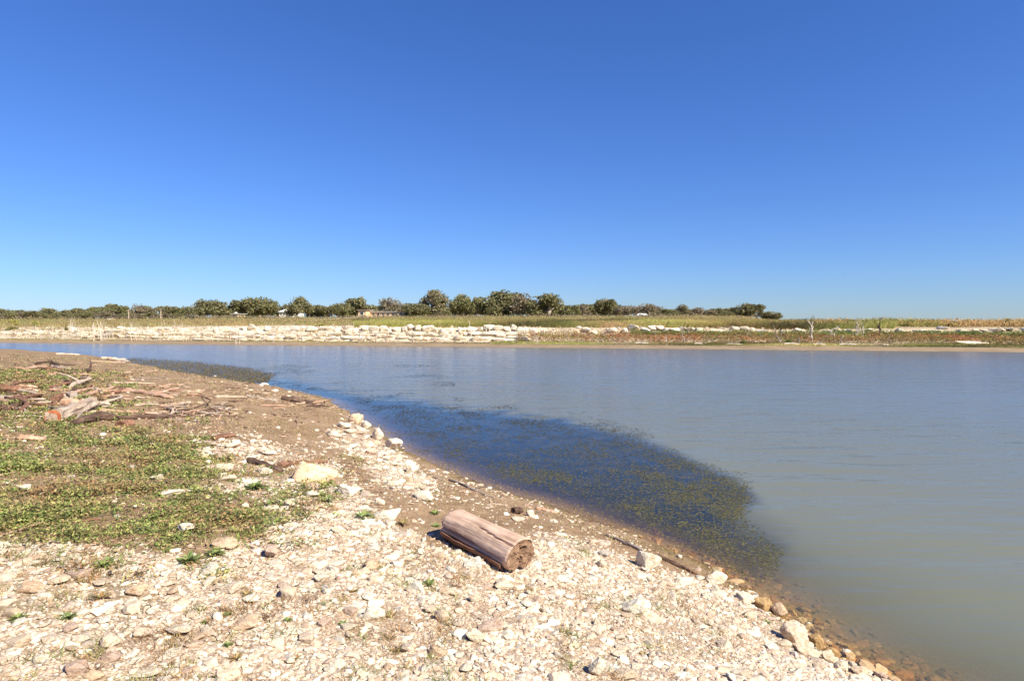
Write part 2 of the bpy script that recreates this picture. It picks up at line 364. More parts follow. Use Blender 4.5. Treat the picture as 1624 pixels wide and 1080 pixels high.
calm = math_n(n, l, 'MULTIPLY', math_n(n, l, 'SUBTRACT', 1.0, math_n(n, l, 'MULTIPLY', sp.outputs[1], .9)), math_n(n, l, 'ADD', math_n(n, l, 'MULTIPLY', w3.outputs[0], 2.2), -.35))
calm = math_n(n, l, 'MULTIPLY', math_n(n, l, 'MAXIMUM', calm, 0.0), math_n(n, l, 'ADD', math_n(n, l, 'MULTIPLY', sp.outputs[0], .85), .15))
bp = n.new('ShaderNodeBump'); bp.inputs['Distance'].default_value = .012; l.new(w1.outputs[0], bp.inputs['Height']); l.new(calm, bp.inputs['Strength'])
bp2 = n.new('ShaderNodeBump'); bp2.inputs['Distance'].default_value = .13; l.new(w2.outputs[0], bp2.inputs['Height']); l.new(calm, bp2.inputs['Strength']); l.new(bp.outputs[0], bp2.inputs['Normal'])
gl = n.new('ShaderNodeBsdfGlossy'); l.new(math_n(n, l, 'SUBTRACT', .17, math_n(n, l, 'MULTIPLY', sp.outputs[1], .14)), gl.inputs['Roughness']); l.new(bp2.outputs[0], gl.inputs['Normal'])
turb = mixc(n, l, w3.outputs[0], (.158, .160, .108), (.184, .185, .132))
mpw = n.new('ShaderNodeMapping'); mpw.inputs['Scale'].default_value = (1, .8, 1); l.new(P, mpw.inputs[0]); wm = noise(n, l, mpw.outputs[0], 2.4, 8, .72)
wmr = ramp(n, [(.40, (.015, .025, .034)), (.50, (.028, .030, .024)), (.64, (.060, .052, .028))]); l.new(wm.outputs[0], wmr.inputs[0])   # drowned weed mats
bodyc = mixc(n, l, sp.outputs[1], turb, wmr.outputs[0])
bodyc = mixc(n, l, sp.outputs[2], bodyc, (.06, .05, .025))  # dark olive reflection put into the water's own colour
df = n.new('ShaderNodeBsdfDiffuse'); l.new(bodyc, df.inputs['Color'])
tr = n.new('ShaderNodeBsdfTransparent'); tr.inputs['Color'].default_value = (.98, .86, .64, 1)
ms1 = n.new('ShaderNodeMixShader'); l.new(sp.outputs[0], ms1.inputs[0]); l.new(tr.outputs[0], ms1.inputs[1]); l.new(df.outputs[0], ms1.inputs[2])
ms2 = n.new('ShaderNodeMixShader'); dt = n.new('ShaderNodeVectorMath'); dt.operation = 'DOT_PRODUCT'; l.new(bp2.outputs[0], dt.inputs[0]); l.new(G.outputs['Incoming'], dt.inputs[1])
ab = math_n(n, l, 'MINIMUM', math_n(n, l, 'ABSOLUTE', dt.outputs['Value']), 1.0)
sch = math_n(n, l, 'ADD', math_n(n, l, 'MULTIPLY', math_n(n, l, 'POWER', math_n(n, l, 'SUBTRACT', 1.0, ab), 5.0), .98), .02)   # Schlick, the same from both sides
l.new(sch, ms2.inputs[0]); l.new(ms1.outputs[0], ms2.inputs[1]); l.new(gl.outputs[0], ms2.inputs[2])
l.new(ms2.outputs[0], out.inputs['Surface'])
op = 1 - np.exp(-depth * 5)
me = mesh('lake', np.stack([x, y, 0 * x], 1), Fw, m, np.stack([op, weed * soft, olive], 1), True, 'lake')
obj('lake_water', me, kind='structure')

# ------------------------------------------------------------------ rock shapes
import bmesh
def ico(sub):
    bm = bmesh.new(); bmesh.ops.create_icosphere(bm, subdivisions=sub, radius=1)
    V = np.array([v.co[:] for v in bm.verts]); F = np.array([[v.index for v in f.verts] for f in bm.faces]); bm.free(); return V, F
ICO = {k: ico(k) for k in (1, 2, 3, 4)}
def rock_V(seed, sub, planes=11, rough=.06, flat=1.0, blocky=False):
    rr = np.random.default_rng(seed); D, F = ICO[sub]; D = D / np.linalg.norm(D, axis=1)[:, None]
    nn = rr.normal(size=(planes, 3)); nn /= np.linalg.norm(nn, axis=1)[:, None]; dd = rr.uniform(.62, 1.0, planes)
    if blocky:
        nn = np.vstack([nn[:4], np.eye(3), -np.eye(3)]); dd = np.concatenate([rr.uniform(.75, 1.0, 4), rr.uniform(.55, .85, 6)])
        nn = nn + rr.normal(size=nn.shape) * .26; nn /= np.linalg.norm(nn, axis=1)[:, None]
    c = D @ nn.T; q = np.where(c > .08, dd[None] / np.maximum(c, .08), 9)
    p = 14.0 if blocky else 9.0
    r = (q ** -p).sum(1) ** (-1 / p); r = np.minimum(r, 1.35)
    r *= 1 + rough * (fbm(D[:, 0] * 3 + seed, D[:, 1] * 3 + D[:, 2] * 2.3, seed % 97, 3) - .5) * 3
    V = D * r[:, None]; V[:, 2] *= flat
    ext = np.abs(V).max(0); V[:, 0] /= ext[0]; V[:, 1] /= ext[1]; V[:, 2] *= 1 / ext[2]
    return V, F
rock_meshes = {}
def rock_mesh(matname, k, sub=3, blocky=False):
    key = (matname, k, sub, blocky)
    if key not in rock_meshes:
        V, F = rock_V(100 + k * 7 + (500 if blocky else 0), sub, 8 + k % 6, .07, 1, blocky); rock_meshes[key] = mesh('rock', V, F, M[matname])
    return rock_meshes[key]
stones = []
NEARM = {'the split log': (772, 868), 'the orange tan boulder': (493, 748), 'the round pinkish boulder': (427, 874), 'the tan flat boulder': (355, 860), 'the bright white boulder': (590, 970), 'the long cream slab': (362, 930),
  'the streaked pinkish boulder': (776, 988), 'the white angular rock': (1030, 888), 'the cream wedge rock': (1141, 912), 'the large waterline boulder': (1264, 1000), 'the ochre block': (1211, 957), 'the white bedded boulder': (1010, 960),
  'the large flat cream boulder': (168, 1015), 'the lowest green weed': (165, 890), 'the left edge': (0, 1000), 'the orange stained boulder': (148, 1074), 'the broad white slab': (616, 815), 'the white block': (547, 775), 'the white brick shaped stone': (669, 786),
  'the tan boulder atop the ridge': (565, 660), 'the large cove boulder': (622, 702), 'the red bark chunk': (355, 692), 'the long white stone': (272, 780), 'the dark bark piece': (420, 742), 'the spiky green tuft': (680, 925), 'the pale round boulder': (454, 938),
  'the boulder at the bottom edge': (948, 1060), 'the rusty orange weed': (392, 942), 'the two oval stones': (470, 1008), 'the sawn log': (110, 655), 'the grey wood block': (114, 630), 'the red brown log end': (15, 620), 'the dark grey branch': (230, 662), 'the sloping pinkish plank': (237, 625),
  'the dark knobbly log': (465, 635), 'the pale bleached stick': (366, 629), 'the leaning pale pole': (160, 615), 'the dark rotten log': (12, 650), 'the upper branch pile': (92, 586), 'the brush heap': (310, 650)}
FARM = {'the white house': (453, 520), 'the tan house': (573, 520), 'the long tan building': (608, 520), 'the tallest thin tree': (690, 520), 'the biggest broad oak': (795, 520), 'the large domed oak': (869, 520), 'the dark domed oak': (962, 520), 'the dark stemmed dead tree': (545, 520),
  'the leaning dark snag': (1237, 520), 'the large white dead tree': (1287, 520), 'the last large oak': (1183, 520), 'the narrow dark tree': (1082, 520), 'the white tent roof': (1019, 520), 'the black armed snag': (1394, 520), 'the tallest white sapling': (155, 520),
  'the white pole like sapling': (77, 520), 'the silvery grey bush': (306, 520), 'the broad dark oak': (342, 520), 'the round crowned oak': (471, 520), 'the pale leaning stake': (747, 520), 'the bushy dead tree': (1362, 520), 'the right edge': (1624, 520), 'the left edge': (0, 520), 'the small roof': (366, 520),
  'the first utility pole': (204, 520), 'the second utility pole': (255, 520), 'the broad flat rock': (1534, 520), 'the wide dark oak': (566, 520)}
used_labels = {}
def single(lead, px, py, marks, far=False):
    """say which one it is: look first, then what it lies beside"""
    best = sorted(marks.items(), key=lambda kv: (kv[1][0] - px) ** 2 + ((kv[1][1] - py) * (0 if far else 1.4)) ** 2)
    for nm, (mx, my) in best[:7]:
        dx, dy = px - mx, (0 if far else py - my); d = sqrt(dx * dx + dy * dy)
        w = ('left of' if dx < 0 else 'right of') if (far or abs(dx) > 1.3 * abs(dy)) else ('behind' if dy < 0 else 'in front of')
        q = 'just ' if d < (9 if far else 34) else ('' if d < (24 if far else 75) else 'well ')
        lab = f'{lead} {q}{w} {nm}'
        if lab not in used_labels: used_labels[lab] = 1; return lab
    nm, (mx, my) = best[0]; dx, dy = px - mx, (0 if far else py - my)
    w = ('left of' if dx < 0 else 'right of') if (far or abs(dx) > 1.3 * abs(dy)) else ('behind' if dy < 0 else 'in front of')
    return f'{lead} {w} {nm}'
def rock_at(px, py, wpx, hpx, label, mat='limestone', name='limestone_rock', cat='rock', bury=.3, group=None, ang=None, depthk=.8, sub=3, blocky=False, k=None):
    """py is the row of the rock's foot as seen in the photo"""
    p = at(px, py); D = p[1]; w = wpx * D / 1000; h = hpx * D / 1000 * .95
    k = R.randrange(14) if k is None else k
    a = R.uniform(-.5, .5) if ang is None else ang
    d = w * depthk
    p = p + np.array([0, d * .3, 0]); zg = float(near_h(np.array([p[0]]), np.array([p[1]]), False)[0]); zg = max(zg, -.25)
    h = max(h - .35 * d * .5, h * .5)
    o = obj(name, rock_mesh(mat, k, sub, blocky), loc=(p[0], p[1], zg + h * (.5 - bury)), rot=(R.uniform(-.12, .12), R.uniform(-.12, .12), a), scale=(w / 2, d / 2, h / 2 * (1 + bury)), label=label, cat=cat, group=group)
    stones.append((p[0], p[1], max(w, d) * .45)); return o

# ---- rocks one can point at
ROCKS = [
 (1030, 903, 38, 36, 'white angular rock casting a dark shadow beside the driftwood pole near the waterline', 'white_limestone', 1),
 (1141, 925, 42, 28, 'cream wedge shaped rock at the tip of the brown mud strip by the water', 'limestone', 0),
 (1086, 928, 34, 18, 'long narrow white rock just below the end of the driftwood pole', 'white_limestone', 0),
 (1034, 923, 17, 13, 'small round white rock left of two below the driftwood pole', 'white_limestone', 0),
 (1053, 930, 20, 15, 'small grey white rock right of two below the driftwood pole', 'limestone', 0),
 (1108, 907, 16, 10, 'small pinkish rock in the mud left of the cream wedge rock', 'pink_rock', 0),
 (1078, 885, 12, 8, 'tiny white stone on the olive edge of the mud near the water', 'limestone', 0),
 (1184, 957, 36, 22, 'pinkish cream block at the waterline left of the ochre stone', 'limestone', 1),
 (1211, 968, 27, 22, 'ochre brown block wedged between two pale blocks at the waterline', 'ochre_rock', 1),
 (1240, 978, 30, 27, 'rounded rock with white top and ochre wet side at the waterline', 'tan_rock', 0),
 (1264, 1022, 40, 45, 'large cream boulder with pointed foot at the waterline near the lower right', 'limestone', 1),
 (1285, 998, 20, 18, 'small cream stone touching the right side of the large waterline boulder', 'limestone', 0),
 (1299, 992, 20, 13, 'half drowned ochre stone in the shallow water', 'ochre_rock', 0),
 (1297, 1026, 26, 24, 'wet brown rock in the water below the large boulder', 'ochre_rock', 0),
 (1283, 1042, 46, 20, 'flat cream slab lying below the large waterline boulder', 'limestone', 1),
 (1248, 1027, 30, 19, 'grey cream stone left of the flat slab near the water', 'limestone', 0),
 (1326, 1042, 30, 18, 'wet ochre rock at the waterline near the lower right corner', 'ochre_rock', 0),
 (1340, 1065, 30, 22, 'pale rounded stone at the bottom edge beside the water', 'limestone', 0),
 (1366, 1072, 26, 18, 'broken cream stone at the bottom edge closest to the water', 'limestone', 1),
 (1190, 982, 26, 18, 'cream triangular stone just inland of the ochre block', 'limestone', 0),
 (1143, 946, 36, 17, 'pale low rock bedded right below the cream wedge rock', 'limestone', 0),
 (1010, 975, 50, 32, 'bright white boulder bedded in the gravel right of the log', 'white_limestone', 0),
 (1030, 985, 42, 16, 'low white slab just below the bright white bedded boulder', 'limestone', 0),
 (957, 902, 22, 18, 'small white stone at the top edge of the gravel right of the log', 'limestone', 0),
 (948, 1072, 28, 34, 'white boulder at the bottom edge of the picture right of centre', 'white_limestone', 0),
 (992, 1078, 44, 22, 'broken pale boulder cut by the bottom edge right of centre', 'limestone', 1),
 (754, 902, 40, 20, 'oblong white stone against the shaded side of the split log', 'white_limestone', 1),
 (565, 672, 30, 24, 'rounded tan boulder topmost of the stone ridge along the cove', 'tan_rock', 0),
 (581, 680, 22, 18, 'small cream boulder second from top of the stone ridge', 'limestone', 0),
 (600, 698, 24, 26, 'upright tan boulder halfway along the stone ridge at the water', 'limestone', 0),
 (622, 712, 32, 24, 'large cream boulder at the water end of the stone ridge', 'limestone', 0),
 (529, 695, 36, 18, 'long cream rock on the inland side of the stone ridge', 'limestone', 0),
 (547, 786, 32, 24, 'white block with grey left side right of the orange boulder', 'white_limestone', 1),
 (493, 788, 36, 14, 'flat white stone left of the white block', 'white_limestone', 0),
 (493, 766, 78, 46, 'large smooth orange tan boulder below the brown driftwood', 'orange_rock', 0),
 (669, 793, 32, 18, 'white brick shaped stone on bare soil near the cove', 'white_limestone', 1),
 (622, 770, 30, 14, 'cream oval stone on bare soil between ridge and log', 'limestone', 0),
 (600, 801, 20, 14, 'small pinkish stone above the broad white slab', 'limestone', 0),
 (616, 826, 56, 26, 'broad flat bright white slab upslope of the log', 'white_limestone', 0),
 (572, 812, 40, 13, 'thin white slab touching the broad slab on its left', 'white_limestone', 0),
 (535, 846, 26, 17, 'pale rounded stone left below the broad white slab', 'limestone', 0),
 (427, 887, 32, 27, 'round pinkish brown boulder alone on the pale gravel', 'pink_rock', 0),
 (355, 871, 46, 25, 'tan flat boulder with dark underside at the edge of the weeds', 'tan_rock', 0),
 (456, 806, 22, 16, 'cream stone in the weeds below the orange boulder', 'limestone', 0),
 (675, 768, 16, 12, 'small white stone at the soil edge below the ridge', 'white_limestone', 0),
 (650, 750, 22, 24, 'pointed cream stone near the lower end of the stone ridge', 'limestone', 1),
 (272, 786, 44, 16, 'long white stone lying aslant in the green weeds', 'white_limestone', 1),
 (296, 781, 24, 12, 'small white stone beside the long white stone in the weeds', 'white_limestone', 0),
 (290, 846, 32, 20, 'white pointed stone at the lower edge of the green weeds', 'white_limestone', 0),
 (36, 777, 27, 13, 'pale stone alone in the weeds near the left edge', 'limestone', 0),
 (200, 766, 22, 13, 'small cream stone half hidden in the middle of the weeds', 'limestone', 0),
 (246, 760, 28, 11, 'white stone above the long white stone in the weeds', 'limestone', 0),
 (101, 818, 17, 12, 'small tan stone at the lower left fringe of the weeds', 'tan_rock', 0),
 (841, 819, 13, 15, 'small white triangular stone beside the dark root lump', 'white_limestone', 1),
 (821, 826, 24, 8, 'thin pale flake lying below the dark root lump', 'limestone', 1),
 (881, 829, 9, 7, 'tiny white stone on the mud right of the dark root lump', 'white_limestone', 0),
 (703, 986, 30, 26, 'white and lilac rounded boulder in the lower centre gravel', 'limestone', 0),
 (776, 1000, 46, 24, 'pinkish brown boulder with pale streak in the lower centre gravel', 'pink_rock', 0),
 (752, 1018, 38, 25, 'rounded cream boulder below the streaked pinkish boulder', 'limestone', 0),
 (692, 1042, 32, 22, 'tan round boulder with dark left edge near the bottom centre', 'tan_rock', 0),
 (754, 955, 24, 18, 'white stone in the gravel straight below the log', 'limestone', 0),
 (710, 944, 30, 17, 'pale oval stone below left of the log', 'limestone', 0),
 (590, 985, 40, 30, 'bright white boulder with sloping right side left of bottom centre', 'white_limestone', 0),
 (583, 953, 26, 17, 'white rounded stone just above the bright white boulder', 'white_limestone', 0),
 (454, 950, 32, 24, 'pale round boulder in the gravel left of centre', 'limestone', 0),
 (483, 1018, 32, 16, 'cream oval stone near the bottom left of centre', 'limestone', 0),
 (458, 1008, 28, 12, 'white oval stone with dark gap below near the bottom left of centre', 'white_limestone', 0),
 (436, 1026, 40, 17, 'long pinkish cream stone left of the two oval stones', 'limestone', 0),
 (127, 1018, 34, 16, 'cream flat stone left end of the row near the bottom left', 'limestone', 0),
 (168, 1028, 50, 26, 'large flat cream boulder in the row near the bottom left', 'limestone', 0),
 (225, 1012, 32, 22, 'smooth yellowish cream boulder leaning right in the bottom left row', 'limestone', 0),
 (279, 1008, 44, 19, 'long low cream boulder right end of the bottom left row', 'limestone', 0),
 (39, 943, 42, 24, 'tan grey boulder near the left edge above the gravel weeds', 'tan_rock', 0),
 (215, 945, 40, 24, 'tan boulder bedded below the lowest green weed', 'tan_rock', 0),
 (362, 940, 56, 20, 'long cream slab in the gravel between boulder and weeds', 'limestone', 1),
 (114, 1072, 42, 26, 'pinkish tan boulder at the bottom edge left side', 'pink_rock', 0),
 (148, 1080, 36, 22, 'orange stained boulder at the bottom edge left side', 'orange_rock', 0),
 (23, 1026, 46, 20, 'long grey pink slab at the lower left corner', 'limestone', 1),
 (176, 1050, 36, 20, 'grey topped stone between slab and orange stained boulder', 'pink_rock', 0),
 (264, 930, 34, 13, 'pale flat stone above the long cream slab', 'limestone', 0),
 (850, 920, 26, 14, 'white stone at the foot of the log end', 'white_limestone', 0),
 (800, 935, 44, 17, 'cream slab in the gravel just below the log end', 'limestone', 0),
 (1300, 1060, 26, 16, 'pale stone under the flat slab near the bottom right', 'limestone', 0),
]
for px, py, w, h, lab, mt, bl in ROCKS:
    rock_at(px, py, w, h, lab, mt, blocky=bool(bl), sub=4 if w > 30 else 3, bury=.12 if bl else .18)

# ---- shared cobbles, group by group
def scatter(P, n_try, seed):
    rr = np.random.default_rng(seed); xs = [p[0] for p in P]; ys = [p[1] for p in P]; out = []
    for _ in range(n_try):
        a = rr.uniform(min(xs), max(xs)); q = rr.uniform(min(ys), max(ys))
        if float(poly_sd(np.array([a]), np.array([q]), P)[0]) > 0: out.append((a, q))
    return out
ZG = [([(0, 880), (400, 900), (420, 1080), (0, 1080)], 52, (16, 46), 'pale limestone cobble bedded in the gravel at the lower left', 'cobbles in the lower left gravel'),
      ([(400, 900), (700, 880), (760, 1080), (420, 1080)], 44, (15, 38), 'pale limestone cobble in the gravel left of and below the log', 'cobbles below the log'),
      ([(760, 930), (960, 930), (1230, 1080), (770, 1080)], 36, (13, 32), 'pale limestone cobble in the gravel right of the log', 'cobbles right of the log'),
      ([(1060, 920), (1170, 950), (1340, 1060), (1230, 1070), (1100, 1000)], 20, (12, 30), 'pale angular stone in the stony edge along the water', 'stones along the waterline'),
      ([(1100, 912), (1150, 918), (1225, 958), (1300, 1000), (1360, 1036), (1440, 1078), (1390, 1080), (1290, 1042), (1200, 985)], 46, (13, 34), 'pale stone packed along the waterline at lower right', 'stones packed along the waterline'),
      ([(525, 672), (560, 662), (612, 705), (655, 745), (672, 785), (640, 775), (590, 740), (545, 705)], 44, (9, 30), 'cream stone packed into the stone ridge along the cove', 'stones of the ridge'),
      ([(300, 700), (420, 700), (445, 725), (540, 745), (600, 790), (560, 860), (480, 850), (350, 760)], 46, (10, 38), 'white stone scattered between the weeds and the bare soil', 'stones scattered beside the weeds'),
      ([(330, 598), (430, 612), (520, 640), (500, 645), (400, 622)], 11, (8, 18), 'small white stone at the water edge of the cove', 'stones at the cove edge')]
for P_, cnt, (w0, w1), lab, grp in ZG:
    placed = 0
    for (a, q) in scatter(P_, cnt * 12, cnt):
        if placed >= cnt: break
        p = at(a, q)
        w = R.uniform(w0, w1) * (R.random() * .5 + .6); wm = w * p[1] / 1000
        if any((p[0] - s[0]) ** 2 + (p[1] - s[1]) ** 2 < (s[2] + wm * .42) ** 2 for s in stones): continue
        mt = R.choice(['limestone'] * 6 + ['white_limestone'] * 3 + ['tan_rock', 'pink_rock'])
        hh_ = w * R.uniform(.36, .6); blk = R.random() < .35; dk = R.uniform(.6, 1); big_ = w > (w0 + w1 * .9) * .43
        lead = ('large ' if big_ else 'small ') + {'limestone': 'cream', 'white_limestone': 'white', 'tan_rock': 'tan', 'pink_rock': 'pinkish'}[mt] + (' angular' if blk else ' rounded') + (' cobble' if hh_ > w * .48 else ' flat stone')
        rock_at(a, q, w, hh_, single(lead, a, q, NEARM), mt, 'cobble', 'stone', .12, grp, R.uniform(-3, 3), dk, 2 if w < 16 else 3, blk)
        placed += 1

# ---- pebbles and gravel: nobody could count them
PAL = np.array([(.78, .68, .52), (.80, .73, .58), (.70, .56, .42), (.58, .42, .30), (.76, .65, .50), (.54, .42, .33), (.80, .73, .60), (.68, .49, .35), (.55, .47, .39), (.75, .63, .50)])
def build_pebbles(name, x, y, z, size, sub, seed, darken=None, mat='pebble', tint=(1, 1, 1)):
    rr = np.random.default_rng(seed); Vs = []; Fs = []; Cs = []; off = 0; nv_ = 14
    which = rr.integers(0, nv_, len(x))
    for k in range(nv_):
        s = which == k; c = int(s.sum())
        if not c: continue
        T_, F_ = rock_V(900 + k, sub, 7 + k % 4, .1, 1, k % 3 == 0)
        th = rr.uniform(0, 2 * pi, c); tx = rr.normal(0, .25, c); sc = np.stack([size[s], size[s] * rr.uniform(.6, 1, c), size[s] * rr.uniform(.26, .5, c)], 1) / 2
        Q = T_[None] * sc[:, None]; cx_, sx_ = np.cos(tx)[:, None], np.sin(tx)[:, None]
        qy = Q[..., 1] * cx_ - Q[..., 2] * sx_; qz = Q[..., 1] * sx_ + Q[..., 2] * cx_
        ct, st = np.cos(th)[:, None], np.sin(th)[:, None]
        W = np.stack([Q[..., 0] * ct - qy * st + x[s][:, None], Q[..., 0] * st + qy * ct + y[s][:, None], qz + z[s][:, None] + size[s][:, None] * .03], -1)
        Vs.append(W.reshape(-1, 3)); nt = len(T_)
        Fs.append((F_[None] + (np.arange(c) * nt)[:, None, None] + off).reshape(-1, 3)); off += c * nt
        wp_ = np.clip(1.25 - 9 * size[s], .0, 1) if sub < 3 else 0; cc = PAL[np.where(rr.uniform(0, 1, c) < wp_ * .4, rr.choice([3, 5, 7, 8, 2], c), rr.integers(0, len(PAL), c))] * np.array(tint) * rr.uniform(.72, 1.08, c)[:, None]
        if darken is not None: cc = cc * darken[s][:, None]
        Cs.append(np.repeat(cc, nt, 0))
    return obj(name, mesh(name, np.vstack(Vs), np.vstack(Fs), M[mat], np.vstack(Cs)), kind='stuff')
def samp(n_, amin, amax, y0, y1, pw=1.0):
    """random ground points in the wedge in front of the camera"""
    t = rg.uniform(0, 1, n_) ** pw; yy = y0 * (y1 / y0) ** t; xx = yy * rg.uniform(amin, amax, n_); return xx, yy
def clear_of(x, y, k=.85):
    ok = np.ones(len(x), bool)
    for sx_, sy_, sr_ in stones:
        if sy_ < 14: ok &= (x - sx_) ** 2 + ((y - sy_) * 1.15) ** 2 > (sr_ * k) ** 2
    return ok
# area-uniform-in-view sampling then keep by zone
x, y = samp(150000, -.9, .85, 2.4, 11.5); z = near_h(x, y); g, gr = zones(x, y, z); d = shore_d(x, y)
pat = fbm(x * 1.6, y * 1.6, 101, 3)
keep = rg.uniform(0, 1, len(x)) < (.06 + .94 * gr) * (1 - .75 * g) * np.where(gr > .5, .35 + .65 * sstep(.38, .55, pat), 1) * (d > -.15)
keep &= clear_of(x, y)
x, y, z, d = x[keep], y[keep], z[keep], d[keep]
s = rg.lognormal(0, .42, len(x)) * (.0032 * y + .006); s = np.clip(s, .008, .075)
big = s > .032
build_pebbles('gravel', x[~big], y[~big], z[~big], s[~big], 1, 1)
build_pebbles('pebbles', x[big], y[big], z[big], s[big], 2, 2)
x, y = samp(36000, -.9, .7, 2.4, 24); z = near_h(x, y); g, gr = zones(x, y, z); d = shore_d(x, y)
keep = rg.uniform(0, 1, len(x)) < (.05 + .95 * gr ** 1.4) * (1 - .7 * g) * (d > -.1) * (.25 + .75 * sstep(.4, .6, fbm(x * 1.3, y * 1.3, 131, 3)))
keep &= clear_of(x, y, 1.05)
x, y, z = x[keep][:14000], y[keep][:14000], z[keep][:14000]
s = np.clip(rg.lognormal(0, .45, len(x)) * (.0075 * y + .010), .025, .13)
build_pebbles('small_stones', x, y, z, s, 2, 3)
# drowned ochre stones in the shallows
x, y = samp(6000, .2, .85, 3.2, 9); d = shore_d(x, y); keep = (d < -.02) & (d > -1.0) & (rg.uniform(0, 1, len(x)) < .7 + d * .6)
x, y = x[keep][:900], y[keep][:900]; z = near_h(x, y)
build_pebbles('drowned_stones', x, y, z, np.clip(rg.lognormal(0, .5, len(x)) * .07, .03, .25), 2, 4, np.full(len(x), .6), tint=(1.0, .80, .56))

# ------------------------------------------------------------------ leaves, grass and litter near the camera
def blades(x, y, z, h, w, lean, colr, seed, base_lift=0.):
    """pointed blades: three verts each"""
    rr = np.random.default_rng(seed); n_ = len(x); th = rr.uniform(0, 2 * pi, n_); ph = rr.uniform(0, 2 * pi, n_)
    b0 = np.stack([x - np.cos(th) * w / 2, y - np.sin(th) * w / 2, z + base_lift], 1); b1 = np.stack([x + np.cos(th) * w / 2, y + np.sin(th) * w / 2, z + base_lift], 1)
    t = np.stack([x + np.cos(ph) * lean * h, y + np.sin(ph) * lean * h, z + h], 1)
    return np.stack([b0, b1, t], 1).reshape(-1, 3), np.arange(3 * n_).reshape(-1, 3), np.repeat(colr, 3, 0)
def leaves(c, size, colr, seed, tilt=.7):
    rr = np.random.default_rng(seed); n_ = len(c)
    nrm = rr.normal(size=(n_, 3)) * tilt; nrm[:, 2] = np.abs(nrm[:, 2]) + .6; nrm /= np.linalg.norm(nrm, axis=1)[:, None]
    a = np.cross(nrm, rr.normal(size=(n_, 3))); a /= np.linalg.norm(a, axis=1)[:, None] + 1e-9; b_ = np.cross(nrm, a)
    s = size[:, None]
    Vv_ = np.stack([c - a * s, c + b_ * s * .42, c + a * s, c - b_ * s * .42], 1).reshape(-1, 3)
    return Vv_, np.arange(4 * n_).reshape(-1, 4), np.repeat(colr, 4, 0)
def pick(pal, n_, seed, lo=.75, hi=1.2):
    rr = np.random.default_rng(seed); pal = np.array(pal); return pal[rr.integers(0, len(pal), n_)] * rr.uniform(lo, hi, n_)[:, None]
GL = [(.24, .30, .08), (.32, .37, .10), (.19, .25, .07), (.48, .44, .16), (.15, .17, .06), (.36, .36, .11), (.46, .34, .16), (.40, .27, .13)]
x, y = samp(40000, -1.0, .1, 4.0, 24); z = near_h(x, y); g, gr = zones(x, y, z)
keep = rg.uniform(0, 1, len(x)) < g ** 1.3; x, y, z = x[keep][:9500], y[keep][:9500], z[keep][:9500]
k = 13; n_ = len(x)
rad = .05 + .005 * y; hh = (.015 + .08 * sstep(.40, .7, fbm(x * 3.4, y * 3.4, 71, 3))) + .001 * y
cx_ = np.repeat(x, k) + rg.normal(0, 1, n_ * k) * np.repeat(rad, k) * .6; cy_ = np.repeat(y, k) + rg.normal(0, 1, n_ * k) * np.repeat(rad, k) * .6
cz_ = np.repeat(z, k) + .005 + rg.uniform(0, 1, n_ * k) * np.repeat(hh, k)
pc = pick(GL, n_, 5); brown = (fbm(x * 1.7, y * 1.7, 88, 3) > .57)[:, None]; pc = np.where(brown & (rg.uniform(0, 1, (n_, 1)) < .6), pick([(.42, .24, .11), (.46, .33, .16), (.32, .20, .11)], n_, 6), pc)
cc = np.repeat(pc, k, 0) * rg.uniform(.7, 1.25, (n_ * k, 1))
Vl, Fl, Cl = leaves(np.stack([cx_, cy_, cz_], 1), rg.uniform(.5, 1.3, n_ * k) * (.007 + .0019 * np.repeat(y, k)), cc, 7)
obj('ground_weeds', mesh('ground_weeds', Vl, Fl, M['leaf'], Cl), kind='stuff')
# dry grass on the brown soil
x, y = samp(90000, -1.0, .6, 4.5, 46); z = near_h(x, y); g, gr = zones(x, y, z); d = shore_d(x, y)
pt = fbm(x * .9 + 5, y * .9, 140, 4)
keep = (rg.uniform(0, 1, len(x)) < sstep(.44, .6, pt) * (1 - .8 * gr) * .95 + .12) & (d > .35); x, y, z = x[keep][:34000], y[keep][:34000], z[keep][:34000]
Vl, Fl, Cl = blades(x, y, z, rg.uniform(.5, 1.4, len(x)) * (.018 + .0016 * y), .004 + .0011 * y, .9, pick([(.46, .34, .19), (.38, .34, .13), (.52, .38, .23), (.32, .32, .11), (.36, .22, .13)], len(x), 8), 9)
obj('dry_grass', mesh('dry_grass', Vl, Fl, M['leaf'], Cl), kind='stuff')
# olive weed wrack stranded along the waterline
x, y = samp(160000, -.9, .6, 5.5, 30); d = shore_d(x, y); keep = (d > -.35) & (d < .55) & (rg.uniform(0, 1, len(x)) < np.exp(-np.abs(d - .05) / .3)) & (fbm(x * 1.4, y * 1.4, 150, 3) > .42)
x, y = x[keep][:30000], y[keep][:30000]; z = np.maximum(near_h(x, y), 0) + .006
Vl, Fl, Cl = leaves(np.stack([x, y, z], 1), rg.uniform(.5, 1.4, len(x)) * (.003 + .0012 * y), pick([(.32, .25, .08), (.26, .21, .07), (.38, .28, .12), (.17, .13, .06)], len(x), 10), 11, .4)
obj('stranded_weed', mesh('stranded_weed', Vl, Fl, M['leaf'], Cl), kind='stuff')
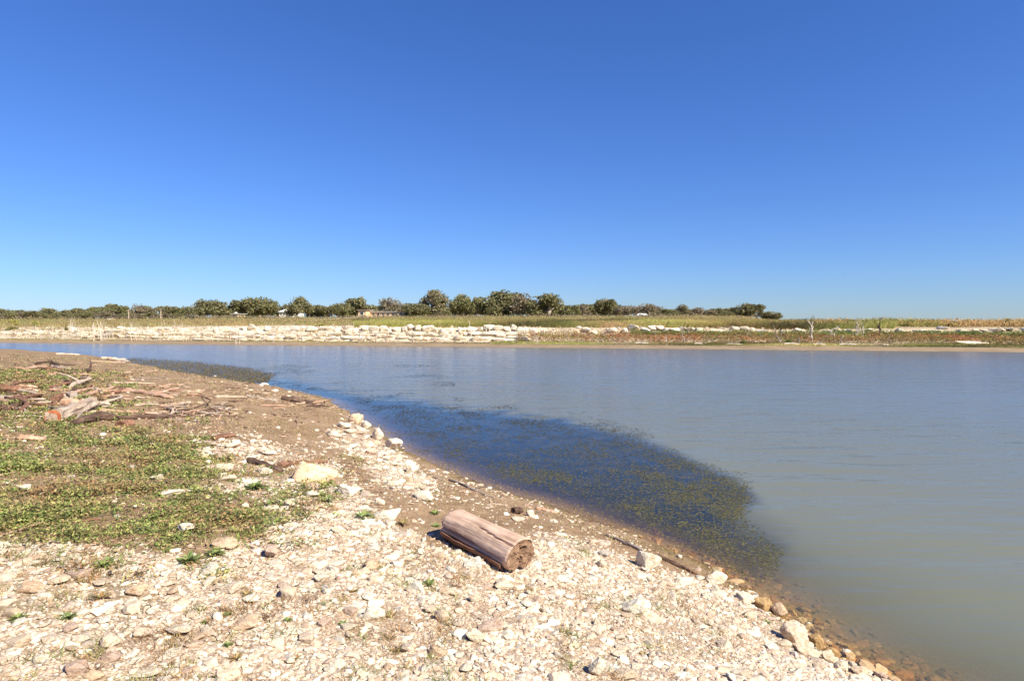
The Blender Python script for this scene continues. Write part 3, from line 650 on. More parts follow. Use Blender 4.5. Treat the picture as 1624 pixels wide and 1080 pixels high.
# rusty and olive tufts between the stones
x, y = samp(9000, -.9, .35, 2.6, 12); z = near_h(x, y); g, gr = zones(x, y, z); keep = (gr > .3) & (fbm(x * 1.9, y * 1.9, 301, 3) > .55); x, y, z = x[keep][:330], y[keep][:330], z[keep][:330]
n_ = len(x); k = 22; rs = rg.uniform(.4, 1.3, n_) * .045; pc = pick([(.46, .26, .11), (.40, .32, .13), (.34, .34, .12), (.50, .34, .17), (.30, .18, .10), (.26, .30, .10)], n_, 302)
xx = np.repeat(x, k) + rg.normal(0, 1, n_ * k) * np.repeat(rs, k); yy = np.repeat(y, k) + rg.normal(0, 1, n_ * k) * np.repeat(rs, k)
Vl, Fl, Cl = blades(xx, yy, np.repeat(z, k), rg.uniform(.3, 1, n_ * k) * .05 + .01, .006 + 0 * xx, 1.1, np.repeat(pc, k, 0) * rg.uniform(.7, 1.2, (n_ * k, 1)), 303)
obj('small_tufts', mesh('small_tufts', Vl, Fl, M['leaf'], Cl), kind='stuff')
# twig litter
x, y = samp(60000, -1.0, .5, 4.5, 40); z = near_h(x, y); g, gr = zones(x, y, z); d = shore_d(x, y)
px, py = to_px(x, y, z); drift = np.maximum(sstep(-30, 40, poly_sd(px, py, [(-100, 610), (100, 600), (500, 625), (520, 650), (400, 680), (260, 680), (-100, 665)])) * .9, .14)
keep = (rg.uniform(0, 1, len(x)) < .95 * drift ** 1.3 * (1 - .85 * gr) * sstep(.4, .6, fbm(x * .8, y * .8, 171, 3))) & (d > .2); x, y, z = x[keep][:9000], y[keep][:9000], z[keep][:9000]
n_ = len(x); th = rg.normal(.2, .7, n_); L = rg.lognormal(0, .6, n_) * (.010 + .0030 * y); w = (.0015 + .0005 * y) * rg.uniform(.5, 1.4, n_)
ax = np.stack([np.cos(th), np.sin(th), rg.normal(0, .1, n_)], 1) * L[:, None]; sx = np.stack([-np.sin(th), np.cos(th), 0 * th], 1) * w[:, None]; up = np.array([0, 0, 1.]) * w[:, None]
c0 = np.stack([x, y, z + w * .8 + .004], 1)
Vt = np.stack([c0 - ax - sx - up, c0 - ax + sx - up, c0 - ax + up, c0 + ax - sx - up, c0 + ax + sx - up, c0 + ax + up], 1).reshape(-1, 3)
tf = np.array([[0, 1, 2], [3, 5, 4], [0, 3, 1], [1, 3, 4], [1, 4, 2], [2, 4, 5], [2, 5, 0], [0, 5, 3]])
Ft = (tf[None] + (np.arange(n_) * 6)[:, None, None]).reshape(-1, 3)
obj('twig_litter', mesh('twig_litter', Vt, Ft, M['litter'], np.repeat(pick([(.34, .22, .15), (.22, .13, .09), (.40, .28, .20), (.44, .32, .23), (.14, .09, .07)], n_, 12), 6, 0)), kind='stuff')

# weed tips breaking the water surface
rr = np.random.default_rng(33); y = 6 * (40 / 6) ** rr.uniform(0, 1, 520000); x = y * rr.uniform(-.45, .5, len(y))
px, py = to_px(x, y, 0 * x); sdw = poly_sd(px, py, WEED); d = shore_d(x, y)
cl = fbm(x * 1.6, y * 1.0, 200, 4); dens = (.34 + .66 * sstep(.38, .56, cl)) * sstep(-6, 14, sdw) * sstep(-.25, -1.0, d) * (.35 + .65 * sstep(700, 800, py)) + .5 * sstep(.6, .7, cl) * sstep(-25, 0, sdw) * .5
dens = np.maximum(dens, .18 * sstep(.57, .66, fbm(x * .35, y * .2, 210, 3)) * (py < 640) * (py > 572) * (px < 720))
keep = (rr.uniform(0, 1, len(x)) < dens * .9) & (d < -.2); x, y = x[keep][:170000], y[keep][:170000]
n_ = len(x); L = rr.uniform(.4, 1.5, n_) * (.010 + .0026 * y)
th = rr.normal(.1, .4, n_); h = rr.uniform(.0, 1, n_) ** 2 * (.001 + .0005 * y)
ax = np.stack([np.cos(th) * L, np.sin(th) * L, h], 1); w = .001 + .0004 * y
c0 = np.stack([x, y, .002 + 0 * x], 1); sxx = np.stack([-np.sin(th) * w, np.cos(th) * w, 0 * x], 1)
Vt = np.stack([c0 - sxx, c0 + sxx, c0 + ax * .55 + sxx * 1.4 + np.array([0, 0, .003]), c0 + ax], 1).reshape(-1, 3)
obj('water_weed', mesh('water_weed', Vt, np.arange(4 * n_).reshape(-1, 4), M['leaf'], np.repeat(pick([(.13, .12, .05), (.09, .09, .04), (.19, .16, .075), (.07, .065, .035)], n_, 14) * (.45 + .55 * (1 - sstep(9, 22, y)))[:, None], 4, 0)), kind='stuff')
# short brown blades imitating the smooth dark reflection in the olive patch
rr = np.random.default_rng(34); y = 27 * (52 / 27) ** rr.uniform(0, 1, 60000); x = y * rr.uniform(-.64, -.36, len(y)); px, py = to_px(x, y, 0 * x)
keep = (rr.uniform(0, 1, len(x)) < sstep(-2, 5, poly_sd(px, py, OLIVE))) ; x, y = x[keep][:16000], y[keep][:16000]
Vl, Fl, Cl = blades(x, y, 0 * x - .01, rr.uniform(.015, .06, len(x)), .05 + 0 * x, .3, pick([(.19, .15, .075), (.21, .165, .08), (.13, .105, .055)], len(x), 15), 16)
obj('reflection_blades', mesh('reflection_blades', Vl, Fl, M['leaf'], Cl), kind='stuff')

# ---- single weed plants on the gravel
def weed_mesh(seed, palette, n_leaf=60, spread=1.0):
    rr = np.random.default_rng(seed); Vs = []; Fs = []; Cs = []; o = 0
    for k in range(n_leaf):
        th = rr.uniform(0, 2 * pi); L = rr.uniform(.5, 1) * spread; el = rr.uniform(.15, .9); w = L * rr.uniform(.06, .13); bend = rr.uniform(.1, .4)
        pts = []
        for t in (0, .35, .7, 1):
            r_ = L * t * cos(el); zz = L * t * sin(el) - bend * L * t * t * .6; ww = w * (sin(pi * min(.97, t * .85 + .12)))
            cxx, cyy = cos(th) * r_, sin(th) * r_
            pts += [(cxx - sin(th) * ww, cyy + cos(th) * ww, zz + .02), (cxx + sin(th) * ww, cyy - cos(th) * ww, zz + .02)]
        Vs += pts
        for q in range(3): Fs.append((o + 2 * q, o + 2 * q + 1, o + 2 * q + 3, o + 2 * q + 2))
        c_ = np.array(palette[rr.integers(0, len(palette))]) * rr.uniform(.7, 1.2); Cs += [c_] * 8; o += 8
    return mesh('weed', np.array(Vs), np.array(Fs), M['leaf'], np.array(Cs))
GW = [(.24, .32, .09), (.32, .38, .12), (.18, .25, .08), (.36, .36, .14)]; BW = [(.44, .25, .10), (.36, .29, .12), (.50, .34, .16)]
WM = [weed_mesh(s, GW) for s in (1, 2, 3)] + [weed_mesh(s, BW, 26) for s in (4, 5)]
WP = [(165, 898, 44, 0, 'green feathery weed lowest below the weed patch on the gravel'), (85, 845, 40, 1, 'broad pale green weed at the lower left fringe of the weed patch'),
      (28, 982, 34, 2, 'green weed nearest the left edge on the gravel'), (108, 982, 36, 1, 'spreading green weed on the gravel right of the left edge weed'),
      (160, 950, 44, 4, 'brown green weed tuft above the gravel boulders at left'), (545, 992, 24, 0, 'small green tuft on the gravel left of the bright white boulder'),
      (680, 928, 30, 1, 'spiky green tuft alone in the gravel below the log'), (455, 986, 20, 2, 'small dark green tuft left of centre near the oval stones'),
      (362, 976, 20, 1, 'small green weed below the long cream slab'), (324, 988, 16, 2, 'tiny green weed in the lower left gravel'), (362, 1024, 22, 0, 'green sprig near the bottom left of centre'),
      (512, 786, 22, 0, 'green weed between flat white stone and white block'), (570, 780, 18, 1, 'pale green weed right of the white block'), (690, 815, 22, 1, 'small pale green weed upslope of the log'),
      (692, 836, 22, 2, 'green weed touching the far left end of the log'), (640, 832, 34, 3, 'yellow green weed right below the broad white slab'), (575, 822, 44, 2, 'green weed at the foot of the thin white slab'),
      (405, 775, 50, 0, 'large green weed clump left of the orange boulder'), (520, 795, 36, 2, 'dark green weed below the white block'), (300, 892, 52, 1, 'large green weed clump at the right fringe of the weed patch'),
      (340, 880, 40, 2, 'green weed beside the tan flat boulder'), (840, 938, 22, 3, 'small olive tuft right below the log end'), (470, 930, 22, 4, 'rusty tuft beside the pale round boulder'),
      (392, 945, 30, 3, 'rusty orange weed right of the long cream slab'), (560, 940, 30, 4, 'purplish brown dry tuft above the bright white boulder'), (375, 1046, 30, 3, 'rusty brown weed at the bottom left of centre'),
      (470, 1046, 26, 4, 'dull dry tuft near the bottom left of centre'), (1215, 988, 18, 2, 'bright green tuft between the stones at the waterline'), (1020, 1040, 20, 3, 'yellowish tuft in the gravel near the bottom right')]
for px, py, w, k, lab in WP:
    p = at(px, py); s_ = w * p[1] / 1000 * .54
    obj('weed_plant', WM[k], loc=(p[0], p[1], p[2] + .005), rot=(0, 0, R.uniform(0, 6)), scale=(s_, s_, s_ * .8), label=lab, cat='weed')

# ------------------------------------------------------------------ wood
def tube(pts, rad, seg=10, rough=.12, seed=0, caps=True, flat=1.0):
    """knotty tube in local space; returns V,F(list)"""
    pts = np.asarray(pts, float); rr = np.random.default_rng(seed); n_ = len(pts); V = []; F = []
    for k in range(n_):
        t = pts[min(k + 1, n_ - 1)] - pts[max(k - 1, 0)]; t /= np.linalg.norm(t) + 1e-9
        s = np.cross(t, (0, 0, 1)) if abs(t[2]) < .9 else np.cross(t, (1, 0, 0)); s /= np.linalg.norm(s); u = np.cross(s, t)
        for j in range(seg):
            a = 2 * pi * j / seg; q = rad[k] * (1 + rough * (float(vnoise(np.array([j * .9 + seed]), np.array([k * .7]), seed)[0]) - .5) * 2)
            V.append(pts[k] + s * cos(a) * q + u * sin(a) * q * flat)
    for k in range(n_ - 1):
        for j in range(seg): F.append((k * seg + j, k * seg + (j + 1) % seg, (k + 1) * seg + (j + 1) % seg, (k + 1) * seg + j))
    if caps:
        for e, k in ((0, 0), (1, n_ - 1)):
            V.append(pts[k] + (rr.normal(size=3) * rad[k] * .2)); c = len(V) - 1
            for j in range(seg):
                f = (k * seg + j, k * seg + (j + 1) % seg, c); F.append(f if e else f[::-1])
    return V, F
def join(parts):
    V = []; F = []
    for v, f in parts: o = len(V); V += list(v); F += [tuple(i + o for i in q) for q in f]
    return V, F
def wood_at(pa, pb, r0, r1, label, mat='pink_wood', name='driftwood_stick', cat='driftwood', bow=.05, lift=0, group=None, flat=1.0, seg=9, fork=0, lift2=None):
    """driftwood lying between two photo pixels; radii in photo pixels"""
    A = at(*pa); B = at(*pb); D = (A[1] + B[1]) / 2; r0 *= D / 1000; r1 *= D / 1000; seed = R.randrange(9999)
    A = A + (0, 0, r0 * .75 * flat + lift * D / 1000); B = B + (0, 0, r1 * .75 * flat + (lift if lift2 is None else lift2) * D / 1000)
    C_ = (A + B) / 2; L = np.linalg.norm(B - A); yaw = atan2(B[1] - A[1], B[0] - A[0]); pit = -atan2(B[2] - A[2], np.hypot(*(B - A)[:2]))
    nn = 11; pts = []; rad = []; rr = np.random.default_rng(seed)
    b1 = rr.uniform(-1, 1) * bow; b2 = rr.uniform(-1, 1) * bow * .5
    for k in range(nn):
        t = k / (nn - 1); pts.append(((t - .5) * L, L * (b1 * sin(pi * t) + b2 * sin(2 * pi * t)) + rr.normal() * r0 * .12, abs(L * b2 * sin(pi * t)) * .5 + rr.normal() * r0 * .08)); rad.append((r0 + (r1 - r0) * t) * (1 + .12 * rr.normal()))
    rad[0] *= .8; rad[-1] *= .7
    prs = [tube(pts, rad, seg, .2, seed, True, flat)]
    for q in range(fork):
        k = rr.integers(3, nn - 2); p0 = np.array(pts[k]); dr = np.array([rr.uniform(.4, 1), rr.uniform(-1, 1), rr.uniform(.0, .25)]); dr *= L * rr.uniform(.15, .32) / np.linalg.norm(dr)
        prs.append(tube([p0, p0 + dr * .5 + (0, 0, L * .01), p0 + dr], [rad[k] * .6, rad[k] * .4, rad[k] * .2], 6, .1, seed + q))
    Vw, Fw_ = join(prs)
    return obj(name, mesh(name, np.array(Vw), Fw_, M[mat]), loc=tuple(C_), rot=(0, pit, yaw), label=label, cat=cat, group=group)

# ---- the split log in the gravel
M['drift_log'] = wood_mat('drift_log_wood', (.30, .18, .135), (.52, .355, .265), (.60, .44, .34), 9)
def make_log():
    B = at(824, 913); A = B - np.array([.70, -.71, 0]) * .84; A[2] = float(near_h(A[:1], A[1:2], False)[0])
    ax = B - A; ax[2] = 0; L = float(np.linalg.norm(ax)); yaw = atan2(ax[1], ax[0]); Rr = .152
    C_ = (A + B) / 2; zg = max(A[2], B[2])
    pit = -atan2(B[2] - A[2], L)
    root = bpy.data.objects.new('driftwood_log', None); col.objects.link(root); root.location = (C_[0], C_[1] + .06, (A[2] + B[2]) / 2 + .015); root.rotation_euler = (0, pit, yaw)
    root['label'] = 'short thick pinkish driftwood log with split notched end lying on the gravel'; root['category'] = 'log'
    seg, nl = 96, 40; V = []; F = []
    def rad(a, t):
        r_ = Rr * (1 - .10 * (1 - t) + .03 * sin(2 * a + 1) + .02 * sin(3 * a + 4 * t))
        nb = ((a - 1.47 * pi + pi) % (2 * pi)) - pi
        r_ *= 1 - .40 * math.exp(-(nb / .27) ** 2) * (.2 + 1.15 * t ** 3)                     # notch under the end
        cr = ((a - 2.15 + .12 * sin(5 * t) + pi) % (2 * pi)) - pi
        r_ *= 1 - .16 * math.exp(-(cr / .04) ** 2) * sstep(.35, .6, np.array(t)).item()   # drying crack
        gp = ((a - pi - .10 + .05 * sin(6 * t) + pi) % (2 * pi)) - pi
        r_ *= 1 - .30 * math.exp(-(gp / .085) ** 2) * (1 - sstep(.85, .97, np.array(t)).item())   # long split low on the side
        cr = ((a - 1.1 + .06 * sin(9 * t) + pi) % (2 * pi)) - pi
        r_ *= 1 - .05 * math.exp(-(cr / .03) ** 2) * (1 - sstep(.3, .55, np.array(t)).item())
        return r_
    for k in range(nl + 1):
        t = k / nl; xx = (t - .5) * L * 1.02
        for j in range(seg):
            a = 2 * pi * j / seg; r_ = rad(a, t) * (1 + .13 * (float(fbm(np.array([a * 2.2]), np.array([t * 2.2]), 5, 3)[0]) - .5) - .012 * float(vnoise(np.array([a * 14]), np.array([t * 1.5]), 6)[0]) ** 2)
            rag = .0
            if k == 0: rag = -.012 * float(vnoise(np.array([a * 5]), np.array([1.]), 3)[0]); r_ *= .94
            if k == nl: r_ *= .95
            V.append((xx + rag, r_ * cos(a) * 1.02, r_ * sin(a) * .90 + Rr * .82))
    for k in range(nl):
        for j in range(seg): F.append((k * seg + j, k * seg + (j + 1) % seg, (k + 1) * seg + (j + 1) % seg, (k + 1) * seg + j))
    F.append(tuple(range(seg))[::-1])
    F = [f if len(f) != 4 else f[::-1] for f in F]
    obj('trunk', mesh('trunk', np.array(V), F, M['drift_log'], smooth=False), root)
    # end face with rings, hollow and split
    V = []; F = []; rings = 10; xx = .5 * L * 1.02
    for q in range(rings + 1):
        f_ = 1 - q / rings * .82
        for j in range(seg):
            a = 2 * pi * j / seg; r_ = rad(a, 1) * .95 * f_
            yy, zz = r_ * cos(a) * 1.02, r_ * sin(a) * .90
            dx = .055 * (float(fbm(np.array([yy * 22 + 5]), np.array([zz * 22 + 5]), 9, 3)[0]) - .55) * (q > 0)
            hx = math.exp(-(((yy + .0) / .045) ** 2 + ((zz - .035 - yy * .3) / .019) ** 2) ** 2); dx -= .22 * hx
            hx = math.exp(-(((yy + .03) / .018) ** 2 + ((zz + .03) / .010) ** 2) ** 2); dx -= .10 * hx
            hx = math.exp(-((yy + .012 * sin(zz * 60)) / .006) ** 2) * (zz < .03); dx -= .05 * hx * (q > 0)
            V.append((xx + dx + .001, yy, zz + Rr * .82))
    for q in range(rings):
        for j in range(seg): F.append((q * seg + j, q * seg + (j + 1) % seg, (q + 1) * seg + (j + 1) % seg, (q + 1) * seg + j))
    V.append((xx - .02, 0, Rr * .82)); cc = len(V) - 1
    for j in range(seg): F.append((rings * seg + j, rings * seg + (j + 1) % seg, cc))
    obj('end_face', mesh('end_face', np.array(V), F, M['end_wood'], smooth=False), root)
    # ragged bark shell peeled off the shaded underside
    V = []; F = []; nb = 26; m2 = 14
    for k in range(nb + 1):
        t = k / nb * .93 + .0
        for j in range(m2 + 1):
            a = pi + .36 + (1.0 + .10 * (float(vnoise(np.array([t * 16]), np.array([2.]), 4)[0]) - .5)) * (j / m2) - .06
            r_ = rad(a, t) * 1.0 + .008 + .010 * sin(t * 7) + .012 * float(vnoise(np.array([t * 12]), np.array([j * .4]), 8)[0])
            V.append(((t - .5) * L * 1.02, r_ * cos(a) * 1.02, r_ * sin(a) * .90 + Rr * .82))
    for k in range(nb):
        for j in range(m2): F.append((k * (m2 + 1) + j, k * (m2 + 1) + j + 1, (k + 1) * (m2 + 1) + j + 1, (k + 1) * (m2 + 1) + j))
    o = obj('bark_shell', mesh('bark_shell', np.array(V), F, M['red_wood']), root)
    so = o.modifiers.new('thick', 'SOLIDIFY'); so.thickness = .010; so.offset = 1
    stones.append((C_[0], C_[1], L * .4))
m, n, l, b = new_mat('end_grain', .9, .1)
tc = n.new('ShaderNodeTexCoord'); mp = n.new('ShaderNodeMapping'); mp.inputs['Location'].default_value = (0, 0, -.122); l.new(tc.outputs['Object'], mp.inputs[0])
sx = n.new('ShaderNodeSeparateXYZ'); l.new(mp.outputs[0], sx.inputs[0])
cb = n.new('ShaderNodeCombineXYZ'); l.new(sx.outputs[1], cb.inputs[0]); l.new(sx.outputs[2], cb.inputs[1])
wv = n.new('ShaderNodeTexWave'); wv.wave_type = 'RINGS'; wv.rings_direction = 'Z'; wv.inputs['Scale'].default_value = 30; wv.inputs['Distortion'].default_value = 3; wv.inputs['Detail'].default_value = 3; l.new(cb.outputs[0], wv.inputs['Vector'])
t = noise(n, l, tc.outputs['Object'], 18, 5, .7)
r = ramp(n, [(.34, (.07, .04, .028)), (.54, (.27, .16, .10)), (.8, (.42, .27, .18))]); l.new(math_n(n, l, 'ADD', math_n(n, l, 'MULTIPLY', wv.outputs[1], .35), math_n(n, l, 'MULTIPLY', t.outputs[0], .7)), r.inputs[0])
l.new(r.outputs[0], b.inputs['Base Color']); bump(n, l, wv.outputs[1], b, .5, .006); M['end_wood'] = m
make_log()

# ---- sawn log in the driftwood line
def sawn_log():
    A = at(80, 668); B = at(146, 651); D = (A[1] + B[1]) / 2; r = 11.5 * D / 1000; C_ = (A + B) / 2; ax = B - A; L = float(np.linalg.norm(ax)); yaw = atan2(ax[1], ax[0])
    root = bpy.data.objects.new('sawn_log', None); col.objects.link(root); root.location = (C_[0], C_[1] + .05, C_[2]); root.rotation_euler = (0, -.02, yaw)
    root['label'] = 'bleached sawn log with orange red cut end in the driftwood at left'; root['category'] = 'log'
    pts = [((k / 9 - .5) * L, .02 * sin(k), r * .8) for k in range(10)]; V, F = tube(pts, [r * (1 - .15 * k / 9) for k in range(10)], 18, .3, 5)
    obj('trunk', mesh('trunk', np.array(V), F, M['log_wood']), root)
    V = [(-L / 2 - .012, 0, r * .8)] + [(-L / 2 - .006, r * .97 * cos(a) * (1 + .04 * sin(3 * a)), r * .8 + r * .97 * sin(a)) for a in np.linspace(0, 2 * pi, 21)[:-1]]
    obj('cut_end', mesh('cut_end', np.array(V), [(0, 1 + j, 1 + (j + 1) % 20) for j in range(20)], M['cut']), root)
m, n, l, b = new_mat('fresh_cut_wood', .8, .2); tc = n.new('ShaderNodeTexCoord'); t = noise(n, l, tc.outputs['Object'], 14, 5, .6)
r = ramp(n, [(.3, (.26, .07, .03)), (.7, (.52, .19, .08))]); l.new(t.outputs[0], r.inputs[0]); l.new(r.outputs[0], b.inputs['Base Color']); M['cut'] = m
sawn_log()

W = [((181, 667), (114, 676), 8, 6, 'dark curved branch lying under the sawn log', 'dark_wood', .12, 1, 0), ((276, 663), (186, 666), 5, 4, 'dark grey branch right of the sawn log', 'dark_wood', .05, 1, 1),
     ((200, 655), (277, 660), 8, 5, 'flat pinkish plank above the dark grey branch', 'pink_wood', .02, .35, 0), ((190, 680), (211, 676), 9, 7, 'short red brown wood chunk at the edge of the weeds', 'red_wood', .02, .9, 0),
     ((28, 697), (72, 699), 7, 5, 'pinkish wood chunk lying in the weeds at left', 'pink_wood', .05, .7, 0), ((13, 664), (49, 661), 2.4, 2, 'short pale stick left of the sawn log', 'pale_wood', .05, 1, 0),
     ((46, 661), (72, 664), 2, 2, 'thin grey stick pointing at the cut end of the sawn log', 'grey_wood', .05, 1, 0), ((122, 634), (192, 610), 3, 2, 'long leaning pale pole rising from the driftwood pile', 'pink_wood', .03, 1, 1),
     ((202, 621), (272, 633), 6, 5, 'long pinkish plank sloping down behind the brush', 'pink_wood', .03, .6, 0), ((-4, 624), (33, 622), 8, 6, 'thick red brown log end at the left edge', 'red_wood', .04, 1, 0),
     ((-6, 636), (20, 637), 6, 5, 'grey log butt at the left edge under the red brown log', 'grey_wood', .02, 1, 0), ((-4, 652), (28, 652), 8, 5, 'dark rotten log at the left edge', 'dark_wood', .05, .9, 1),
     ((20, 640), (38, 626), 3, 2.5, 'slanting pink branch by the left edge logs', 'pink_wood', .04, 1, 0), ((99, 643), (145, 643), 8, 6, 'thick pinkish branch behind the sawn log', 'pink_wood', .04, .9, 0),
     ((108, 634), (120, 634), 8, 7, 'stubby grey wood block standing in the driftwood pile', 'grey_wood', 0, 1, 0), ((86, 637), (102, 632), 6, 5, 'reddish stub left of the grey wood block', 'red_wood', 0, 1, 0),
     ((73, 588), (108, 589), 3.5, 2.5, 'dark and pink branch in the upper left driftwood', 'red_wood', .05, 1, 1), ((80, 584), (112, 586), 2.5, 2, 'grey branch on top of the upper left driftwood', 'grey_wood', .08, 1, 1),
     ((40, 588), (72, 584), 2.5, 2, 'pink branch left of the upper left driftwood', 'pink_wood', .08, 1, 1), ((88, 563), (127, 564), 1.8, 1.2, 'bleached branch at the water edge top left', 'pale_wood', .05, 1, 1),
     ((180, 608), (246, 609), 1.3, 1, 'thin pale stick lying straight behind the brush', 'pale_wood', .02, 1, 0), ((215, 604), (262, 600), 1, .8, 'faint thin stick on the brown flat', 'grey_wood', .03, 1, 0),
     ((341, 631), (391, 631), 2.2, 1.5, 'pale bleached stick near the cove edge', 'pale_wood', .02, 1, 0), ((391, 630), (440, 638), 2.5, 2, 'grey branch running down to the cove', 'grey_wood', .06, 1, 2),
     ((446, 634), (483, 640), 6, 4, 'dark knobbly log at the edge of the cove', 'dark_wood', .05, .8, 0), ((484, 640), (496, 643), 4, 3, 'small dark stub beyond the dark knobbly log', 'dark_wood', 0, .9, 0),
     ((414, 644), (462, 645), 1.4, 1, 'thin pinkish stick below the cove logs', 'pink_wood', .03, 1, 0), ((337, 698), (373, 694), 5, 6, 'crumbled red bark chunk above the white stones', 'red_wood', .06, .7, 0),
     ((393, 734), (447, 750), 7, 6, 'dark brown split bark piece left of the orange boulder', 'dark_wood', .05, .7, 0), ((444, 742), (519, 734), 6, 4, 'brown driftwood resting behind the orange boulder', 'red_wood', .06, .8, 1),
     ((712, 762), (784, 790), 2, 1.3, 'long thin dark stick on the mud of the cove', 'grey_wood', .04, 1, 1), ((681, 756), (707, 764), 1.4, 1, 'short pale stick above the long thin dark stick', 'pale_wood', .05, 1, 0),
     ((618, 774), (652, 786), 1.6, 1.2, 'thin stick ending at the white brick shaped stone', 'grey_wood', .03, 1, 0), ((640, 771), (673, 771), 2.5, 2, 'pink wood sliver between two pale stones', 'pink_wood', .02, .8, 0),
     ((850, 807), (885, 815), 3, 2.2, 'short pinkish stick right of the dark root lump', 'pink_wood', .04, 1, 0), ((777, 799), (803, 802), 1, .8, 'thin pale splinter on the mud', 'pale_wood', .02, 1, 0),
     ((961, 850), (1020, 876), 2.6, 3.0, 'upper grey half of the driftwood pole behind the white angular rock', 'grey_wood', .04, 1, 0), ((1042, 884), (1092, 905), 3.4, 2.4, 'lower brown half of the driftwood pole right of the white angular rock', 'dark_wood', .03, 1, 0),
     ((1090, 905), (1125, 925), 2.2, 1.4, 'thin reddish stick continuing toward the water stones', 'red_wood', .04, 1, 0), ((130, 660), (176, 655), 2, 1.5, 'thin branch across the top of the sawn log', 'grey_wood', .08, 1, 1),
     ((20, 826), (60, 832), 2, 1.5, 'dark stick at the left fringe below the weeds', 'dark_wood', .04, 1, 0), ((120, 828), (168, 824), 3, 2, 'orange brown bark strip lying below the weeds', 'red_wood', .04, .6, 0),
     ((300, 800), (340, 803), 1.6, 1.2, 'thin brown stick in the weeds right side', 'red_wood', .03, 1, 0), ((360, 803), (382, 803), 1.6, 1.2, 'thin brown stick right of the weeds', 'red_wood', .03, 1, 0),
     ((230, 815), (330, 760), 0.9, .6, 'long fine dry stem rising through the weeds', 'pink_wood', .03, 1, 0)]
for pa, pb, r0, r1, lab, mt, bow, flat, fork in W:
    wood_at(pa, pb, r0, r1, lab, mt, 'driftwood_stick' if max(r0, r1) < 4 else 'driftwood_branch', bow=bow, flat=flat, fork=fork)
# bleached slab at the far waterline and the little post
wood_at((162, 570), (200, 573), 4.2, 3, 'bleached flat driftwood slab at the water edge top left', 'pale_wood', 'driftwood_slab', bow=.06, flat=.7, fork=2)
wood_at((190, 574), (206, 575), 3, 2, 'small dark driftwood knot beside the bleached slab', 'grey_wood', 'driftwood_knot', bow=.06, flat=.8)
wood_at((143, 589), (144, 588), 1.8, 1.2, 'short dark stake standing on the brown flat', 'dark_wood', 'stake', 'stake', 0, 0, lift2=13)
wood_at((814, 815), (828, 812), 6, 3.5, 'dark hollow root lump on the mud', 'dark_wood', 'root_lump', 'driftwood', .1, 0, fork=3)
# brush heap and loose sticks: look-alikes share a label
def loose(box, cnt, rp, Lp, lab, grp, mats, ang=.25):
    for _ in range(cnt):
        a = R.uniform(box[0], box[2]); q = R.uniform(box[1], box[3]); L_ = R.uniform(*Lp); t_ = R.gauss(0, ang); r_ = R.uniform(*rp)
        mt = R.choice(mats); lead = ('long ' if L_ > (Lp[0] + Lp[1]) / 2 else 'short ') + ('thick ' if r_ > (rp[0] + rp[1]) / 2 else 'thin ') + {'grey_wood': 'grey', 'pink_wood': 'pinkish', 'dark_wood': 'dark', 'pale_wood': 'pale', 'red_wood': 'red brown'}[mt] + ' stick'
        wood_at((a, q), (a + L_ * cos(t_), q + L_ * sin(t_) * .5), r_, r_ * .6, single(lead, a + L_ / 2, q, NEARM), mt, 'driftwood_stick', 'driftwood', .12, R.uniform(0, 2.5) if 'heap' in lab else 0, grp, 1, 6, R.choice([0, 0, 1]))
loose((246, 646, 350, 662), 46, (.7, 1.8), (14, 42), 'thin stick tangled in the brush heap right of the driftwood planks', 'sticks of the brush heap', ['grey_wood', 'pink_wood', 'dark_wood', 'pale_wood'], .5)
loose((0, 616, 180, 655), 60, (1.2, 3.8), (12, 46), 'weathered stick in the driftwood heap at the left edge', 'sticks of the left driftwood heap', ['grey_wood', 'pink_wood', 'dark_wood', 'red_wood', 'pale_wood', 'pink_wood'], .5)
loose((150, 614, 300, 646), 18, (.9, 2.6), (12, 40), 'weathered stick lying loose between planks and brush', 'loose sticks between planks and brush', ['grey_wood', 'pink_wood', 'red_wood', 'pale_wood'])
loose((20, 578, 120, 602), 26, (.8, 2.2), (12, 34), 'small stick in the upper left drift line', 'sticks of the upper drift line', ['grey_wood', 'pink_wood', 'dark_wood'])
loose((330, 625, 500, 655), 12, (.6, 1.7), (12, 40), 'small stick on the brown soil by the cove', 'sticks by the cove', ['grey_wood', 'pink_wood', 'red_wood', 'dark_wood'])

# ------------------------------------------------------------------ far bank: ledges
def ledge(px, v, wpx, hm, label, group=None, name='ledge_block', dep=None, k=None, bl=True, zoff=0):
    p = far_at(px, v); w = wpx * p[1] / 1000; k = R.randrange(12) if k is None else k
    d_ = dep or R.uniform(.9, 1.6)
    return obj(name, rock_mesh('ledge', k, 3, bl), loc=(p[0], p[1], p[2] + hm * .3 + zoff), rot=(R.uniform(-.05, .05), R.uniform(-.04, .04), R.uniform(-.25, .25) + atan2(T[1], T[0])), scale=(w / 2 * 1.12, d_ / 2, hm / 2 * 1.15), label=label, cat='rock', group=group)
def row(x0, x1, v, w, h, skip, lab, grp, bl=True, big=None):
    q = x0
    while q < x1:
        wp = R.uniform(*w)
        if R.random() > skip:
            hm = R.uniform(*h); b2 = bl and R.random() < .85
            lead = ('long ' if wp > (w[0] + w[1]) / 2 else 'short ') + ('thick ' if hm > (h[0] + h[1]) / 2 else 'low ') + ('angular ' if b2 else 'rounded ') + grp.split(' ')[0].replace('tumbled', 'tumbled').replace('scattered', 'lone').replace('foot', 'bottom').replace('thin', 'upper').replace('upper upper', 'upper') + ' ledge rock'
            ledge(q + wp / 2, v + R.uniform(-.4, .4), wp, hm, single(lead, q + wp / 2, 520, FARM, True), grp, bl=b2)
        q += wp * R.uniform(.78, .95)
row(530, 860, 12.3, (9, 22), (.62, .8), .02, 'white limestone boulder in the top row of the far ledges below the tall grass', 'top row boulders in the middle')
